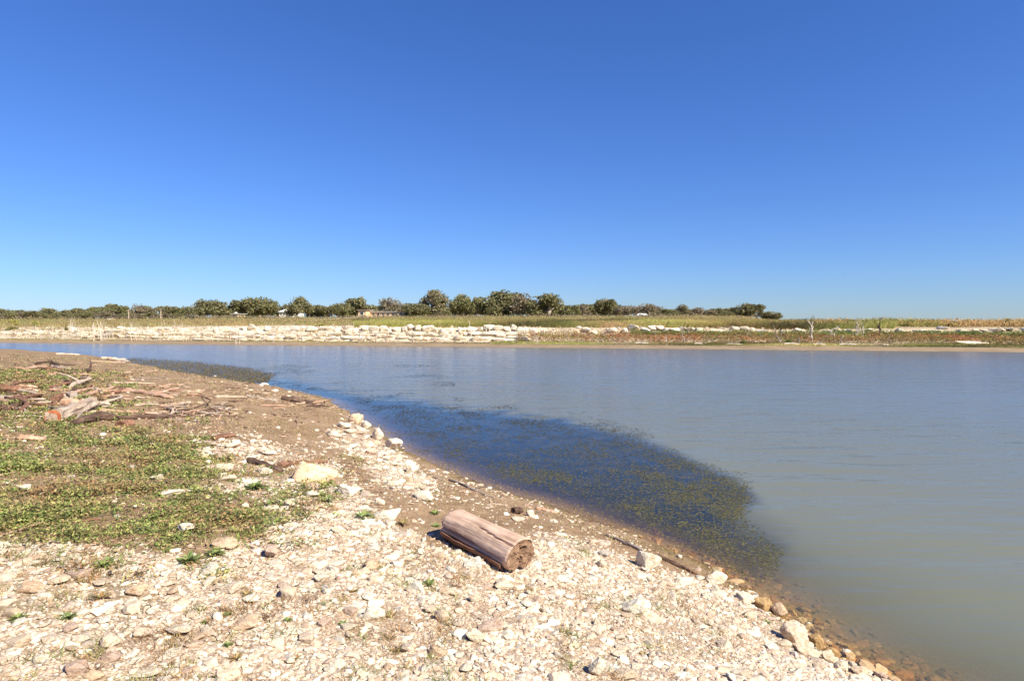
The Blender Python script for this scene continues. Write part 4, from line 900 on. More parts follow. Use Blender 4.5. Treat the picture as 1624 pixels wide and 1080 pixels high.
row(860, 1270, 12.5, (9, 24), (.4, .62), .05, 'weathered limestone boulder in the top row of the far bank above the red weeds', 'top row boulders right of the middle')
row(340, 530, 12.6, (8, 22), (.45, .8), .2, 'white limestone block near the top of the far ledges below the green meadow', 'top row blocks left of the middle')
row(100, 340, 11.8, (8, 20), (.4, .8), .35, 'white limestone block high on the far ledges at left', 'upper ledge blocks at left')
row(1270, 1624, 12.6, (6, 16), (.15, .4), .5, 'small pale rock above the green weeds on the far bank at right', 'scattered pale rocks at right')
row(40, 340, 9.0, (12, 34), (.3, .55), .08, 'flat white limestone slab in the middle course of the far ledges', 'middle course slabs')
row(340, 850, 10.7, (10, 30), (.3, .46), .12, 'white slab in the upper course', 'upper course slabs')
row(150, 340, 10.2, (12, 30), (.3, .5), .25, 'white slab in the upper course', 'upper course slabs')
row(340, 850, 9.0, (10, 34), (.36, .5), .04, 'flat white limestone slab in the middle course of the far ledges', 'middle course slabs')
row(105, 340, 6.6, (12, 30), (.28, .45), .14, 'flat white limestone slab in the lowest course of the far ledges', 'lowest course slabs')
row(340, 830, 6.6, (10, 34), (.36, .5), .05, 'flat white limestone slab in the lowest course of the far ledges', 'lowest course slabs')
row(235, 520, 5.2, (8, 22), (.16, .28), .4, 'thin pale slab at the foot of the far ledges', 'foot slabs')
row(0, 100, 8.0, (12, 30), (.3, .5), .1, 'long white slab at the far left end of the ledges', 'slabs at the far left end')
row(120, 240, 7.9, (10, 26), (.4, .7), .15, 'tumbled white block in the steep left part of the far ledges', 'tumbled blocks at left', False)
row(40, 150, 13.5, (8, 20), (.12, .25), .4, 'thin pale ledge in the grass above the far left slabs', 'thin ledges in the far left grass')
ledge(1534, 5.6, 40, .35, 'broad flat pale rock on the far bank near the right edge'); ledge(1556, 5.6, 26, .25, 'low pale rock right of the broad flat rock near the right edge')
ledge(1495, 13.5, 16, .35, 'pale rock high among the gold bushes at right'); ledge(1510, 11.2, 12, .4, 'lone white rock above the green weeds at right')

rr = np.random.default_rng(77); n_ = 9000; a = (rr.uniform(20, 1330, n_) - CX) / 1000; v = rr.uniform(5.0, 14.5, n_); kk = P0 @ N
y = (v + kk) / (a * N[0] + N[1]); x = a * y
keep = (rr.uniform(0, 1, n_) < np.where(a < .05, .75, .35 * (v > 10))) & (fbm(x * .3, v * .6, 78, 3) > .42); x, y = x[keep], y[keep]
build_pebbles('ledge_rubble', x, y, far_h(x, y), np.clip(rr.lognormal(0, .5, len(x)) * .26, .1, .8), 1, 79)
# ------------------------------------------------------------------ far bank: plants nobody could count
def far_band(name, px0, px1, v0, v1, cnt, h, w, pal, seed, patch=None, lo=.75, bushy=False):
    rr = np.random.default_rng(seed); a = (rr.uniform(px0, px1, cnt) - CX) / 1000; v = rr.uniform(v0, v1, cnt); k = P0 @ N
    y = (v + k) / (a * N[0] + N[1]); x = a * y
    if patch:
        keep = rr.uniform(0, 1, cnt) < sstep(patch[1], patch[1] + .1, fbm(x * patch[0], y * patch[0], seed, 3)); x, y = x[keep], y[keep]
    z = far_h(x, y); n_ = len(x); pal = np.array(pal)
    idx = np.clip((fbm(x * .16, y * .10, seed + 5, 3) - .25) * 2 * len(pal) + rr.normal(0, .7, n_), 0, len(pal) - 1).astype(int)
    hh = rr.uniform(h[0], h[1], n_) * (.6 + .8 * fbm(x * .35, y * .35, seed + 9, 3))
    if bushy:
        c = np.stack([x, y, z + hh * rr.uniform(0, 1, n_) ** .7], 1); Vl, Fl, Cl = leaves(c, rr.uniform(w[0], w[1], n_) * .75, pal[idx] * rr.uniform(lo, 1.2, n_)[:, None], seed, .9)
    else: Vl, Fl, Cl = blades(x, y, z - .03, hh, rr.uniform(w[0], w[1], n_), .6, pal[idx] * rr.uniform(lo, 1.2, n_)[:, None], seed)
    return obj(name, mesh(name, Vl, Fl, M['far_leaf'], Cl), kind='stuff')
GOLD = [(.32, .32, .09), (.42, .36, .13), (.27, .28, .08), (.46, .33, .15), (.36, .33, .10), (.48, .32, .16)]
far_band('deep_far_grass', 600, 1260, 28, 90, 60000, (.3, .7), (.08, .19), [(.36, .32, .12), (.46, .34, .17), (.42, .36, .15), (.40, .30, .16), (.50, .36, .20)], 61, bushy=True)
far_band('orange_heads', 1290, 1700, 15, 26, 12000, (.5, 1.0), (.10, .2), [(.62, .42, .20), (.56, .36, .17), (.50, .40, .16), (.40, .40, .13)], 62, bushy=True)
far_band('tall_far_grass', 560, 1420, 13.4, 30, 30000, (.45, .85), (.10, .22), GOLD, 41)
far_band('far_grass_heads', 560, 1500, 13.6, 28, 24000, (.5, .9), (.06, .14), GOLD, 51, bushy=True)
far_band('meadow_grass', -60, 700, 18, 70, 44000, (.10, .32), (.07, .19), [(.34, .32, .12), (.44, .33, .17), (.37, .33, .14), (.46, .31, .17)], 42, bushy=True)
far_band('bank_grass', -60, 600, 13.5, 20, 9000, (.25, .7), (.10, .2), [(.46, .38, .16), (.52, .40, .19), (.38, .36, .12), (.52, .34, .16)], 43, (.15, .42), bushy=True)
far_band('rust_weeds', 820, 1700, 5.8, 10.2, 26000, (.3, .62), (.08, .18), [(.40, .34, .12), (.38, .17, .09), (.48, .28, .13), (.34, .30, .11), (.32, .15, .08), (.26, .27, .09), (.44, .22, .10)], 44, bushy=True)
far_band('green_bank_weeds', 1000, 1700, 9.8, 11.9, 18000, (.3, .6), (.08, .18), [(.19, .25, .07), (.25, .31, .09), (.15, .20, .06), (.34, .34, .11)], 45, bushy=True)
far_band('low_green_strip', 780, 1700, 3.2, 6.0, 15000, (.07, .26), (.06, .16), [(.32, .31, .10), (.24, .26, .08), (.42, .34, .14)], 46)
far_band('ledge_weeds', -40, 900, 4.8, 13.5, 30000, (.12, .55), (.06, .14), [(.44, .31, .18), (.38, .30, .13), (.48, .28, .15), (.34, .30, .12)], 47, (.5, .38), bushy=True)
far_band('left_bank_weeds', -60, 330, 4.8, 16, 9000, (.2, .7), (.08, .2), [(.44, .32, .18), (.40, .33, .14), (.50, .32, .16), (.32, .30, .11)], 52, (.25, .40), bushy=True)
far_band('foot_grass', -40, 820, 3.2, 4.8, 4000, (.06, .16), (.08, .2), [(.32, .26, .11), (.28, .25, .08)], 48)
far_band('brush_below_trees', -40, 1250, 70, 92, 16000, (.3, 1.0), (.2, .45), [(.32, .25, .18), (.28, .24, .14), (.38, .28, .17), (.26, .23, .11)], 49, (.08, .4), bushy=True)

# ------------------------------------------------------------------ trees
def crown_mesh(seed, w, h, n_leaf, pal, lobes=9, fill=.55, size=(.12, .25), open_=0.0):
    rr = np.random.default_rng(seed); C_ = []
    for k in range(lobes):
        a = rr.uniform(0, 2 * pi); r_ = sqrt(rr.uniform(.0, 1)) * .68; zc = rr.uniform(.32, .82) - r_ * .22
        C_.append((cos(a) * r_ * w / 2, sin(a) * r_ * w / 2, zc * h, rr.uniform(.24, .40) * w / 2 * 1.15, rr.uniform(.16, .26) * h * 1.1))
    C_.append((0, 0, h * .74, w * .27, h * .24))
    C_ = np.array(C_); k = rr.integers(0, len(C_), n_leaf)
    D = rr.normal(size=(n_leaf, 3)); D /= np.linalg.norm(D, axis=1)[:, None]; r_ = rr.uniform(0, 1, n_leaf) ** fill
    r_ *= 1 + .35 * (vnoise(D[:, 0] * 4 + k * 3, D[:, 1] * 4 + D[:, 2] * 3, seed) - .4)
    c = C_[k, :3] + D * r_[:, None] * np.stack([C_[k, 3], C_[k, 3], C_[k, 4]], 1)
    if open_: c = c[vnoise(c[:, 0] * 1.3, c[:, 2] * 1.6 + c[:, 1], seed + 3) > open_]
    n2_ = len(c); pal = np.array(pal)
    nr = rr.normal(size=(n2_, 3)); nr /= np.linalg.norm(nr, axis=1)[:, None]; a = np.cross(nr, rr.normal(size=(n2_, 3))); a /= np.linalg.norm(a, axis=1)[:, None]; b_ = np.cross(nr, a); s = rr.uniform(*size, n2_)[:, None]
    V = np.stack([c - a * s, c + b_ * s * .6, c + a * s, c - b_ * s * .6], 1).reshape(-1, 3)
    pc = pal[rr.integers(0, len(pal), n2_)] * rr.uniform(.7, 1.25, n2_)[:, None]
    return mesh('crown', V, np.arange(4 * n2_).reshape(-1, 4), M['far_leaf'], np.repeat(pc, 4, 0)), C_
def trunk_mesh(C_, h, r0, seed, mat='bark'):
    rr = np.random.default_rng(seed); prs = []; ns = rr.integers(1, 4)
    fork = h * rr.uniform(.16, .28); base = [(0, 0, -.3), (rr.normal() * .1, rr.normal() * .1, fork * .5), (rr.normal() * .15, 0, fork)]
    prs.append(tube(base, [r0 * 1.25, r0, r0 * .9], 8, .15, seed))
    for k in range(min(len(C_), 7)):
        e = C_[k, :3]; f = np.array(base[-1]); mid = f * .5 + e * .5 + rr.normal(size=3) * .25
        prs.append(tube([f, mid, e], [r0 * .6, r0 * .4, r0 * .15], 6, .1, seed + k))
    V, F = join(prs); return mesh('trunk', np.array(V), F, M[mat], smooth=True)
OAK = [(.24, .23, .11), (.29, .265, .13), (.18, .18, .09), (.34, .29, .16), (.27, .24, .12)]
BRN = [(.34, .27, .19), (.28, .24, .15), (.23, .20, .11), (.40, .31, .23)]
LGT = [(.25, .25, .10), (.30, .28, .13), (.19, .20, .09), (.33, .27, .15)]
kinds = {}
for kn, pal, nv2, nl_, op_, lob in (('dense', OAK, 4, 6000, .18, 10), ('light', LGT, 3, 5400, .22, 10), ('sparse', BRN, 3, 2900, .34, 8), ('tall', OAK + BRN, 2, 3900, .33, 8)):
    kinds[kn] = []
    for s in range(nv2):
        cm, C_ = crown_mesh(hash(kn.__len__() * 31 + s * 7) % 1000 + s, 1 * 6.0, 4.6, nl_, pal, lob, open_=op_)
        kinds[kn].append((cm, trunk_mesh(C_, 4.6, .2, s + 50)))
def tree(px, top, hw, v, kind, label, group=None, name='live_oak_tree', k=None):
    p = far_at(px, v); D = p[1]; zt = CH + (HY - top) / 1000 * D; h = max(zt - p[2], 1.2); w = 2 * hw * D / 1000
    cm, tm = R.choice(kinds[kind]) if k is None else kinds[kind][k]
    t = bpy.data.objects.new(name, None); col.objects.link(t); t.location = p; t.rotation_euler = (0, 0, R.uniform(0, 6.28)); t.scale = (w / 6.0 * 1.5, w / 6.0 * 1.5, h / 4.6 * 1.06)
    t['label'] = label; t['category'] = 'tree'
    if group: t['group'] = group
    obj('trunk', tm, t); obj('crown', cm, t); return t
TR = [(342, 476, 23, 'dense', 'broad dark live oak left of the small roof on the far ridge'), (392, 475, 19, 'dense', 'dark oak just right of the small roof on the far ridge'),
      (416, 472, 20, 'light', 'tall brownish green oak left of the white house'), (471, 471, 17, 'dense', 'round crowned oak with bare stems right of the white house'),
      (566, 472, 19, 'dense', 'wide dark oak directly left of the tan house'), (538, 481, 12, 'light', 'lower oak on the left flank of the wide dark oak by the tan house'),
      (620, 472, 15, 'sparse', 'thin brown crowned tree standing in front of the long tan wall'), (661, 481, 16, 'dense', 'low dark oak right of the long tan wall'),
      (690, 461, 21, 'tall', 'tallest thin crowned tree with sky showing through it'), (733, 467, 16, 'light', 'pale green round oak right of the tallest tree'),
      (753, 471, 14, 'light', 'smaller pale oak beside the wide oak at the middle'), (795, 462, 26, 'dense', 'biggest broad oak at the middle of the far ridge'),
      (829, 466, 19, 'sparse', 'greyish half bare tree right of the biggest broad oak'), (869, 466, 26, 'dense', 'large domed oak right of the greyish half bare tree'),
      (962, 475, 18, 'dense', 'dark domed oak alone above the red weeds'), (905, 484, 13, 'light', 'low pale oak at the foot of the large domed oak'),
      (925, 483, 12, 'sparse', 'low brownish tree left of the dark domed oak'), (988, 486, 13, 'sparse', 'low brownish tree right of the dark domed oak'),
      (1026, 482, 18, 'sparse', 'greyish round tree above the small white tent roof'), (1064, 491, 11, 'light', 'low green tree right of the small white tent roof'),
      (1082, 483, 10, 'tall', 'narrow dark tree with a forked top right of centre'), (1108, 488, 13, 'sparse', 'grey bare looking tree right of the narrow dark tree'),
      (1130, 491, 12, 'sparse', 'low russet tree left of the last dark oak group'), (1150, 493, 11, 'light', 'low olive tree touching the last dark oak'),
      (1183, 482, 21, 'dense', 'large dark oak standing last but one at the right end of the ridge'), (1221, 494, 12, 'dense', 'small dark oak at the right end of the tree line')]
for px, top, hw, kd, lab in TR: tree(px, top, hw, R.uniform(96, 116), kd, lab)
for px in range(-30, 310, 13):
    top = np.interp(px, [-30, 30, 60, 100, 160, 220, 310], [491, 492, 493, 491, 487, 485, 487]) + R.uniform(-4, 3)
    kd = R.choice(['dense', 'light', 'light', 'dense', 'sparse']); tree(px + R.uniform(-4, 4), top, R.uniform(9, 14), R.uniform(92, 125), kd, single({'dense': 'dark green', 'light': 'olive green', 'sparse': 'thin brownish'}[kd] + ' oak in the left tree line', px, 520, FARM, True), 'oaks of the far left tree line')
for px in range(-20, 320, 17):
    kd = R.choice(['dense', 'light', 'sparse']); tree(px + R.uniform(-5, 5), 496 + R.uniform(-3, 2), R.uniform(7, 11), R.uniform(78, 90), kd, single({'dense': 'small dark green', 'light': 'small olive green', 'sparse': 'small thin brownish'}[kd] + ' tree before the tree line', px, 520, FARM, True), 'small trees in front of the left tree line', 'small_tree')
for px in list(range(300, 1215, 17)):
    tree(px + R.uniform(-5, 5), np.interp(px, [300, 500, 650, 900, 1240], [484, 483, 482, 484, 492]) + R.uniform(-3, 4), R.uniform(11, 17), R.uniform(122, 150), R.choice(['dense', 'light', 'light', 'sparse']), single('low back row oak', px, 520, {**FARM, 'the long low building': (608, 520), 'the pale hut': (372, 520), 'the thin brown crowned tree': (620, 520), 'the greyish half bare tree': (829, 520), 'the greyish round tree': (1040, 520), 'the russet tree': (1130, 520)}, True), 'filler oaks on the far ridge')
# bushes
def bush_mesh(seed, pal):
    return crown_mesh(seed, 2.4, 1.5, 900, pal, 7, size=(.06, .15), open_=.12)[0]
BM = {'gold': [bush_mesh(s, [(.46, .42, .13), (.52, .42, .15), (.38, .38, .11)]) for s in (1, 2)], 'orange': [bush_mesh(s, [(.68, .45, .22), (.62, .40, .20), (.56, .44, .20)]) for s in (3, 4)],
      'green': [bush_mesh(s, [(.25, .28, .09), (.32, .34, .11), (.20, .22, .08)]) for s in (5, 6)], 'grey': [bush_mesh(7, [(.26, .25, .17), (.30, .28, .2)])]}
def bush(px, top, hw, v, kd, label, group=None):
    p = far_at(px, v); D = p[1]; h = max(CH + (HY - top) / 1000 * D - p[2], .5); w = 2 * hw * D / 1000
    return obj('bush', R.choice(BM[kd]), loc=tuple(p - (0, 0, h * .25)), rot=(0, 0, R.uniform(0, 6)), scale=(w / 2.4, w / 2.4, h * 1.25 / 1.5), label=label, cat='bush', group=group)
for px in range(1235, 1640, 9):
    kd = R.choice(['gold', 'gold', 'green']) if px < 1370 else R.choice(['orange', 'orange', 'gold', 'green'])
    tp_ = 506.5 + R.uniform(-1.5, 2); hw_ = R.uniform(9, 15); bush(px + R.uniform(-4, 4), tp_, hw_, R.uniform(17, 24), kd, single(('broad ' if hw_ > 12 else 'narrow ') + {'gold': 'yellow green', 'green': 'green', 'orange': 'orange brown'}[kd] + ' bush atop the far bank', px, 520, FARM, True), kd + ' bushes on the far bank top')
for px in range(1010, 1240, 14):
    kd = R.choice(['gold', 'green']); bush(px + R.uniform(-4, 4), 505 + R.uniform(-1, 3), R.uniform(6, 10), R.uniform(24, 32), kd, single(kd.replace('gold', 'yellow green') + ' bush in the tall far grass', px, 520, FARM, True), kd + ' bushes in the tall grass')
for px, top, hw, v, kd, lab in [(306, 498, 6, 62, 'grey', 'silvery grey bush on the slope below the far ridge'), (20, 505, 14, 22, 'gold', 'large yellow green bush at the left end of the far bank'), (55, 508, 11, 22, 'gold', 'second yellow green bush from the left on the far bank'),
        (18, 518, 12, 13, 'green', 'green bush just above the far left slabs'), (108, 519, 9, 12, 'green', 'green bush above the steep left ledges'), (735, 522, 6, 11.0, 'orange', 'small rust bush among the ledges left of centre'),
        (1480, 506, 12, 18, 'orange', 'tallest orange bush right of the dark dead snag'), (1436, 509, 12, 17, 'orange', 'broad orange bush close to the dark dead snag'), (510, 517, 12, 14.5, 'gold', 'yellow bush at the top of the ledges left of centre'),
        (1180, 541, 7, 5, 'green', 'dark green bush at the mud edge right of centre'), (1250, 542, 9, 5.5, 'green', 'dark green bush beside the leaning dark snag')]:
    bush(px, top, hw, v, kd, lab)
# lone bare shrub on the skyline
cm, C_ = crown_mesh(88, 3, 2.4, 420, [(.30, .24, .18), (.24, .19, .14)], 6, size=(.05, .12), open_=.2)
p = far_at(1290, 24); t = bpy.data.objects.new('bare_shrub', None); col.objects.link(t); t.location = p; s_ = 14 * p[1] / 1000 / 3; t.scale = (s_, s_, (CH + .0135 * p[1] - p[2]) / 2.4)
t['label'] = 'lone grey leafless shrub sticking up above the bushes on the skyline'; t['category'] = 'shrub'; obj('twigs', cm, t); obj('stems', trunk_mesh(C_, 2.4, .05, 9), t)

# ------------------------------------------------------------------ dead snags
def snag(px, foot_v, hpx, label, mat='snag', lean=0, nb=6, r=.055, spread=.5, group=None, seed=None, nparts=True):
    rr = np.random.default_rng(seed if seed else int(px * 7)); p = far_at(px, foot_v); H = hpx * p[1] / 1000
    root = bpy.data.objects.new('dead_tree', None); col.objects.link(root); root.location = p; root['label'] = label; root['category'] = 'dead tree'
    if group: root['group'] = group
    pts = [np.array([0, 0, -.15])]; 
    for k in range(1, 6): pts.append(np.array([lean * H * (k / 5) ** 1.2 + rr.normal() * .03 * H, rr.normal() * .03 * H, H * k / 5 * .9]))
    V, F = tube(pts, [r * (1.2 - .17 * k) for k in range(6)], 7, .15, 3); obj('trunk', mesh('trunk', np.array(V), F, M[mat]), root)
    for q in range(nb):
        k = rr.integers(1, 6); b0 = pts[k]; sgn = 1 if q % 2 else -1; L_ = H * rr.uniform(.2, .5) * (1.2 - k / 7)
        d = np.array([sgn * rr.uniform(.4, 1) * spread * 1.6, rr.normal() * .4, rr.uniform(.3, 1)]); d /= np.linalg.norm(d)
        m1 = b0 + d * L_ * .5 + rr.normal(size=3) * L_ * .06; e = b0 + d * L_ + np.array([0, 0, rr.uniform(-.1, .3) * L_])
        V, F = tube([b0, m1, e], [r * .6, r * .45, r * .2], 5, .1, 4)
        V2, F2 = tube([m1, m1 + (e - m1) * .6 + np.array([sgn * -.2, 0, .35]) * L_ * .6], [r * .35, r * .15], 4, .1, 5); V, F = join([(V, F), (V2, F2)])
        obj('branch', mesh('branch', np.array(V), F, M[mat]), root)
    return root
for px, v, h, lab, mt, ln, nb in [(545, 8.5, 22, 'dark stemmed dead tree with pale antler top among the left centre ledges', 'dark_wood', .02, 4), (531, 11, 14, 'pale forked dead tree left of the dark stemmed one', 'snag', -.1, 5),
        (569, 4.2, 20, 'tangle of bare stems at the foot of the ledges left of centre', 'grey_wood', .1, 9), (597, 4.0, 16, 'small bare stems at the mud edge', 'grey_wood', -.1, 7), (612, 4.0, 15, 'bare stems right of the small mud edge stems', 'grey_wood', .1, 7),
        (655, 4.0, 16, 'spreading bare stems at the foot of the middle ledges', 'grey_wood', .0, 10), (747, 8, 26, 'pale leaning stake in front of the white boulders', 'snag', -.12, 1), (771, 12, 12, 'short pale stub on top of the ledges', 'snag', .0, 1), (776, 12, 14, 'second short pale stub on top of the ledges', 'snag', .03, 1),
        (1085, 5.5, 24, 'dark curved dead tree over the rust weeds', 'grey_wood', -.25, 6), (1237, 4.8, 26, 'leaning dark snag at the mud edge', 'bark', -.3, 6), (1246, 8, 18, 'thin black post among the green weeds', 'dark_wood', 0, 0),
        (1287, 6.5, 34, 'large white forked dead tree right of the leaning dark snag', 'snag', -.02, 10), (1322, 8, 22, 'white double stemmed dead tree', 'snag', .2, 6), (1333, 6.0, 14, 'short white leaning stump in the rust weeds', 'snag', .3, 2),
        (1360, 10, 24, 'bushy pink grey dead tree in front of the gold bushes', 'snag', -.05, 12), (1368, 9.5, 22, 'slim pale dead tree touching the bushy one', 'snag', .05, 5), (1267, 4.6, 13, 'small dark stub at the mud edge', 'bark', 0, 3), (1300, 4.6, 8, 'low tangled dark deadwood at the mud edge', 'bark', .4, 6)]:
    snag(px, v, h, lab, mt, ln, nb, r=.085 if nb > 8 else .07)
# dark snag with a sideways arm
s_ = snag(1394, 10, 30, 'black dead snag with a heavy arm pointing right', 'dark_wood', .1, 3, .11, .9, seed=4)
# pale flooded sticks along the far waterline
def stick_mesh(seed):
    rr = np.random.default_rng(seed); prs = []
    for q in range(rr.integers(1, 4)):
        ln = rr.normal(0, .16); b0 = np.array([rr.normal() * .12, 0, -.1]); prs.append(tube([b0, b0 + (ln * .5, 0, .6), b0 + (ln + rr.normal() * .06, 0, 1.0 + rr.uniform(0, .2))], [.024, .019, .010], 5, .1, seed + q))
        if rr.random() < .6: prs.append(tube([b0 + (ln * .4, 0, .5), b0 + (ln * .5 + rr.normal() * .25, 0, .85)], [.015, .008], 4, .1, seed))
    V, F = join(prs); return V, F
SM = [stick_mesh(s) for s in range(10)]; SMM = {mt: [mesh('stems', np.array(v), f, M[mt]) for v, f in SM] for mt in ('snag', 'grey_wood')}
def stick(px, v, hpx, lab, grp, mt):
    p = far_at(px, v); H = hpx * p[1] / 1000
    if grp: lab = single(('tall ' if hpx > 14 else 'short ') + ('pale' if mt == 'snag' else 'grey') + ' bare sapling ' + ('by the water' if v < 4.5 else ('among the lower ledges' if px < 880 else 'in the rust weeds') if v < 8 else ('before the upper ledges' if px < 880 else 'in the green weeds')), px, 520, FARM, True)
    obj('dead_sapling', R.choice(SMM[mt]), loc=tuple(p), rot=(R.gauss(0, .05), R.gauss(0, .12), R.choice([0, pi]) + R.gauss(0, .4)), scale=(H * .9, 1, H), label=lab, cat='dead sapling', group=grp)
for _ in range(66): stick(R.uniform(50, 300), R.uniform(2.8, 10), R.uniform(9, 22), 'pale bare sapling in front of the left half of the far ledges', 'pale saplings before the left ledges', 'snag')
for _ in range(46): stick(R.uniform(300, 500), R.uniform(2.2, 10), R.uniform(9, 20), 'pale bare sapling before the ledges below the green meadow', 'pale saplings below the meadow', R.choice(['snag', 'snag', 'grey_wood']))
for _ in range(36): stick(R.uniform(500, 880), R.uniform(2.8, 11), R.uniform(8, 18), 'thin grey sapling before the middle ledges', 'grey saplings before the middle ledges', R.choice(['grey_wood', 'snag']))
for _ in range(26): stick(R.uniform(880, 1420), R.uniform(5, 11), R.uniform(7, 16), 'thin bare sapling in the rust and green weeds', 'saplings in the bank weeds', R.choice(['grey_wood', 'snag']))
stick(77, 3, 24, 'tall white pole like sapling in the water at far left', None, 'snag'); stick(155, 3, 30, 'tallest white sapling before the tumbled left blocks', None, 'snag'); stick(376, 1.0, 26, 'tall white sapling standing in the water below the meadow', None, 'snag')
# driftwood logs on the far mud
for px, v, wpx, lab in [(1018, 4.3, 20, 'pale log on the far mud right of centre'), (1108, 4.6, 14, 'dark and pale log pile on the far mud'), (1255, 4.4, 24, 'pale log on the far mud by the leaning dark snag'), (1300, 4.3, 18, 'pale log on the far mud below the white dead tree'), (1345, 4.5, 26, 'long pale log on the far mud at right'), (1405, 4.3, 8, 'small dark log on the far mud at right'), (1165, 4.4, 24, 'thin pale log on the far mud')]:
    p = far_at(px, v); w = wpx * p[1] / 1000; V, F = tube([(-w / 2, 0, .06), (-w / 6, .05, .1), (w / 5, -.04, .08), (w / 2, 0, .06)], [.08, .1, .09, .05], 7, .2, int(px))
    obj('stranded_log', mesh('log', np.array(V), F, M['snag']), loc=tuple(p), rot=(0, 0, R.uniform(-.3, .1)), label=lab, cat='log')

# ------------------------------------------------------------------ far track, houses, poles
m, n, l, b = new_mat('pale_track', .95, .1); G = n.new('ShaderNodeNewGeometry'); t = noise(n, l, G.outputs['Position'], 1.5, 5, .6); r = ramp(n, [(.3, (.42, .31, .2)), (.7, (.58, .47, .35))]); l.new(t.outputs[0], r.inputs[0]); l.new(r.outputs[0], b.inputs['Base Color']); M['track'] = m
V = []; F = []
for k in range(25):
    t_ = k / 24; px_ = 492 + 60 * t_ + 40 * t_ ** 3; v_ = 34 + 52 * t_ ** 1.3; w_ = 1.2
    for s2 in (-1, 1):
        p = far_at(px_, v_ + s2 * (1.2 + 1.6 * t_)); V.append((p[0], p[1], p[2] + .28))
    if k: F.append((2 * k - 2, 2 * k - 1, 2 * k + 1, 2 * k))
obj('dirt_track', mesh('dirt_track', np.array(V), F, M['track']), kind='structure')
def flat_mat(name, c, rough=.8, sc=2.0, var=.15):
    m, n, l, b = new_mat(name, rough, .3); tc = n.new('ShaderNodeTexCoord'); t = noise(n, l, tc.outputs['Object'], sc, 5, .6)
    r = ramp(n, [(.3, tuple(x_ * (1 - var) for x_ in c)), (.7, tuple(min(1, x_ * (1 + var * .3)) for x_ in c))]); l.new(t.outputs[0], r.inputs[0]); l.new(r.outputs[0], b.inputs['Base Color']); return m
M['white_wall'] = flat_mat('white_wall', (.78, .76, .70)); M['tan_wall'] = flat_mat('tan_wall', (.66, .48, .30)); M['grey_roof'] = flat_mat('grey_roof', (.34, .34, .35)); M['pale_roof'] = flat_mat('pale_roof', (.62, .63, .64)); M['brown_roof'] = flat_mat('brown_roof', (.30, .22, .17)); M['glass'] = flat_mat('window_glass', (.05, .06, .07), .15)
def box(x0, x1, y0, y1, z0, z1):
    return [(x0, y0, z0), (x1, y0, z0), (x1, y1, z0), (x0, y1, z0), (x0, y0, z1), (x1, y0, z1), (x1, y1, z1), (x0, y1, z1)], [(0, 3, 2, 1), (4, 5, 6, 7), (0, 1, 5, 4), (1, 2, 6, 5), (2, 3, 7, 6), (3, 0, 4, 7)]
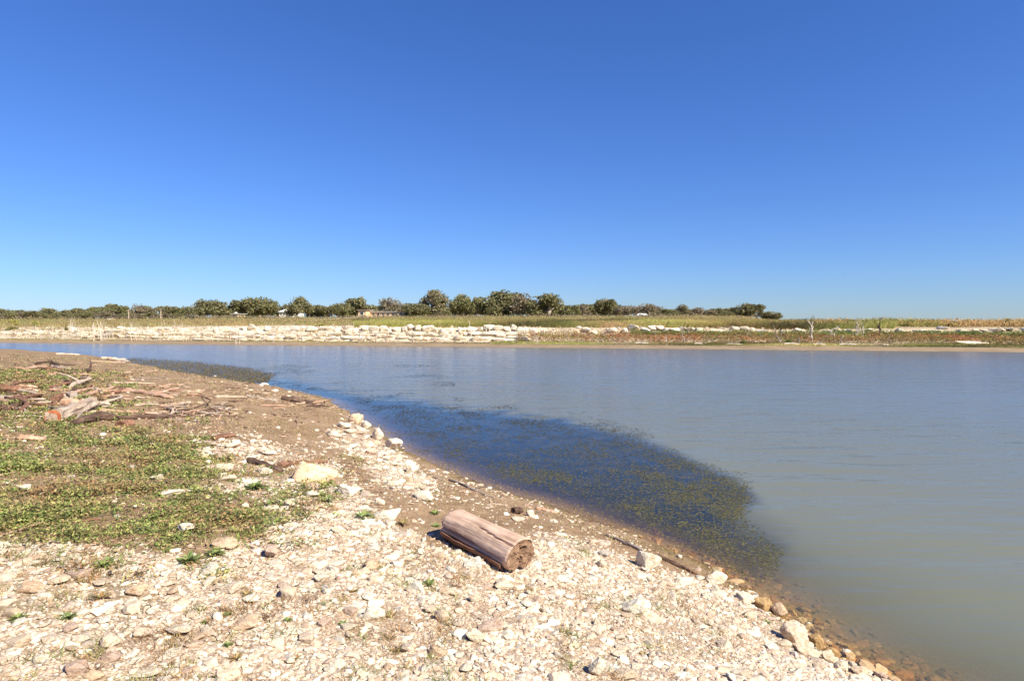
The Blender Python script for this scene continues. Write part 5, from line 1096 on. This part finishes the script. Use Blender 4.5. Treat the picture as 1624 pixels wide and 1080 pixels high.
def house(px, v, wpx, top, wall, roof, label, frac=.55, depth=7, nwin=3, flat=False):
    p = far_at(px, v); D = p[1]; w = wpx * D / 1000; H = CH + (HY - top) / 1000 * D - p[2]; hw_ = H * (frac if not flat else .93)
    root = bpy.data.objects.new('house', None); col.objects.link(root); root.location = p; root.rotation_euler = (0, 0, atan2(T[1], T[0]) * .6); root['label'] = label; root['category'] = 'house'
    V, F = box(-w / 2, w / 2, 0, depth, -.6, hw_); obj('wall', mesh('wall', np.array(V), F, M[wall]), root)
    e = .4
    if flat: V, F = box(-w / 2 - e, w / 2 + e, -e, depth + e, hw_ + .003, H)
    else:
        V = [(-w / 2 - e, -e, hw_ + .003), (w / 2 + e, -e, hw_ + .003), (w / 2 + e, depth + e, hw_ + .003), (-w / 2 - e, depth + e, hw_ + .003), (-w / 2 + w * .12, depth / 2, H), (w / 2 - w * .12, depth / 2, H)]
        F = [(0, 1, 5, 4), (2, 3, 4, 5), (1, 2, 5), (3, 0, 4), (0, 3, 2, 1)]
    obj('roof', mesh('roof', np.array(V), F, M[roof]), root)
    for k in range(nwin):
        xc = -w / 2 + w * (k + .7) / (nwin + .4); s2 = min(.55, w / nwin / 4)
        V, F = box(xc - s2, xc + s2, -.05, .02, hw_ * .38, hw_ * .78); fr_ = obj('window_frame', mesh('window_frame', np.array(V), F, M['white_wall']), root)
        V, F = box(xc - s2 * .8, xc + s2 * .8, -.08, -.052, hw_ * .42, hw_ * .74); obj('pane', mesh('pane', np.array(V), F, M['glass']), fr_)
    return root
house(453, 118, 22, 489, 'white_wall', 'pale_roof', 'white house half hidden by oaks on the far ridge', .6, 8, 4)
house(574, 100, 13, 491, 'tan_wall', 'brown_roof', 'small tan building right of the wide dark oak', .85, 6, 1, True)
house(608, 104, 44, 494, 'tan_wall', 'pale_roof', 'long low tan building behind the thin brown crowned tree', .8, 6, 5, True)
house(636, 102, 14, 493, 'tan_wall', 'brown_roof', 'tan shed at the right end of the long low building', .9, 5, 1, True)
house(366, 135, 16, 482, 'white_wall', 'pale_roof', 'house whose pale roof shows between two oaks', .5, 8, 2)
house(1019, 92, 15, 497, 'white_wall', 'pale_roof', 'small white peaked roof building below the greyish round tree', .4, 5, 1)
house(372, 88, 10, 497.5, 'tan_wall', 'pale_roof', 'tiny pale hut at the foot of the dark oaks', .8, 4, 1, True)
house(166, 80, 9, 503, 'white_wall', 'brown_roof', 'tiny white hut in the far left tree line', .8, 4, 1, True)
for px, v, h, lab in [(204, 70, 16, 'pale utility pole in front of the far left trees'), (255, 70, 17, 'second pale utility pole right of the first'), (1394, 22, 10, 'thin pole above the bushes at right')][:2]:
    p = far_at(px, v); H = h * p[1] / 1000; root = bpy.data.objects.new('utility_pole', None); col.objects.link(root); root.location = p; root['label'] = lab; root['category'] = 'pole'
    V, F = tube([(0, 0, -.3), (0, 0, H / 2), (0, 0, H)], [.13, .11, .09], 8, .02, 1); obj('pole', mesh('pole', np.array(V), F, M['pale_wood']), root)
    V, F = box(-.5, .5, -.16, -.09, H * .88, H * .93); obj('crossarm', mesh('crossarm', np.array(V), F, M['grey_wood']), root)
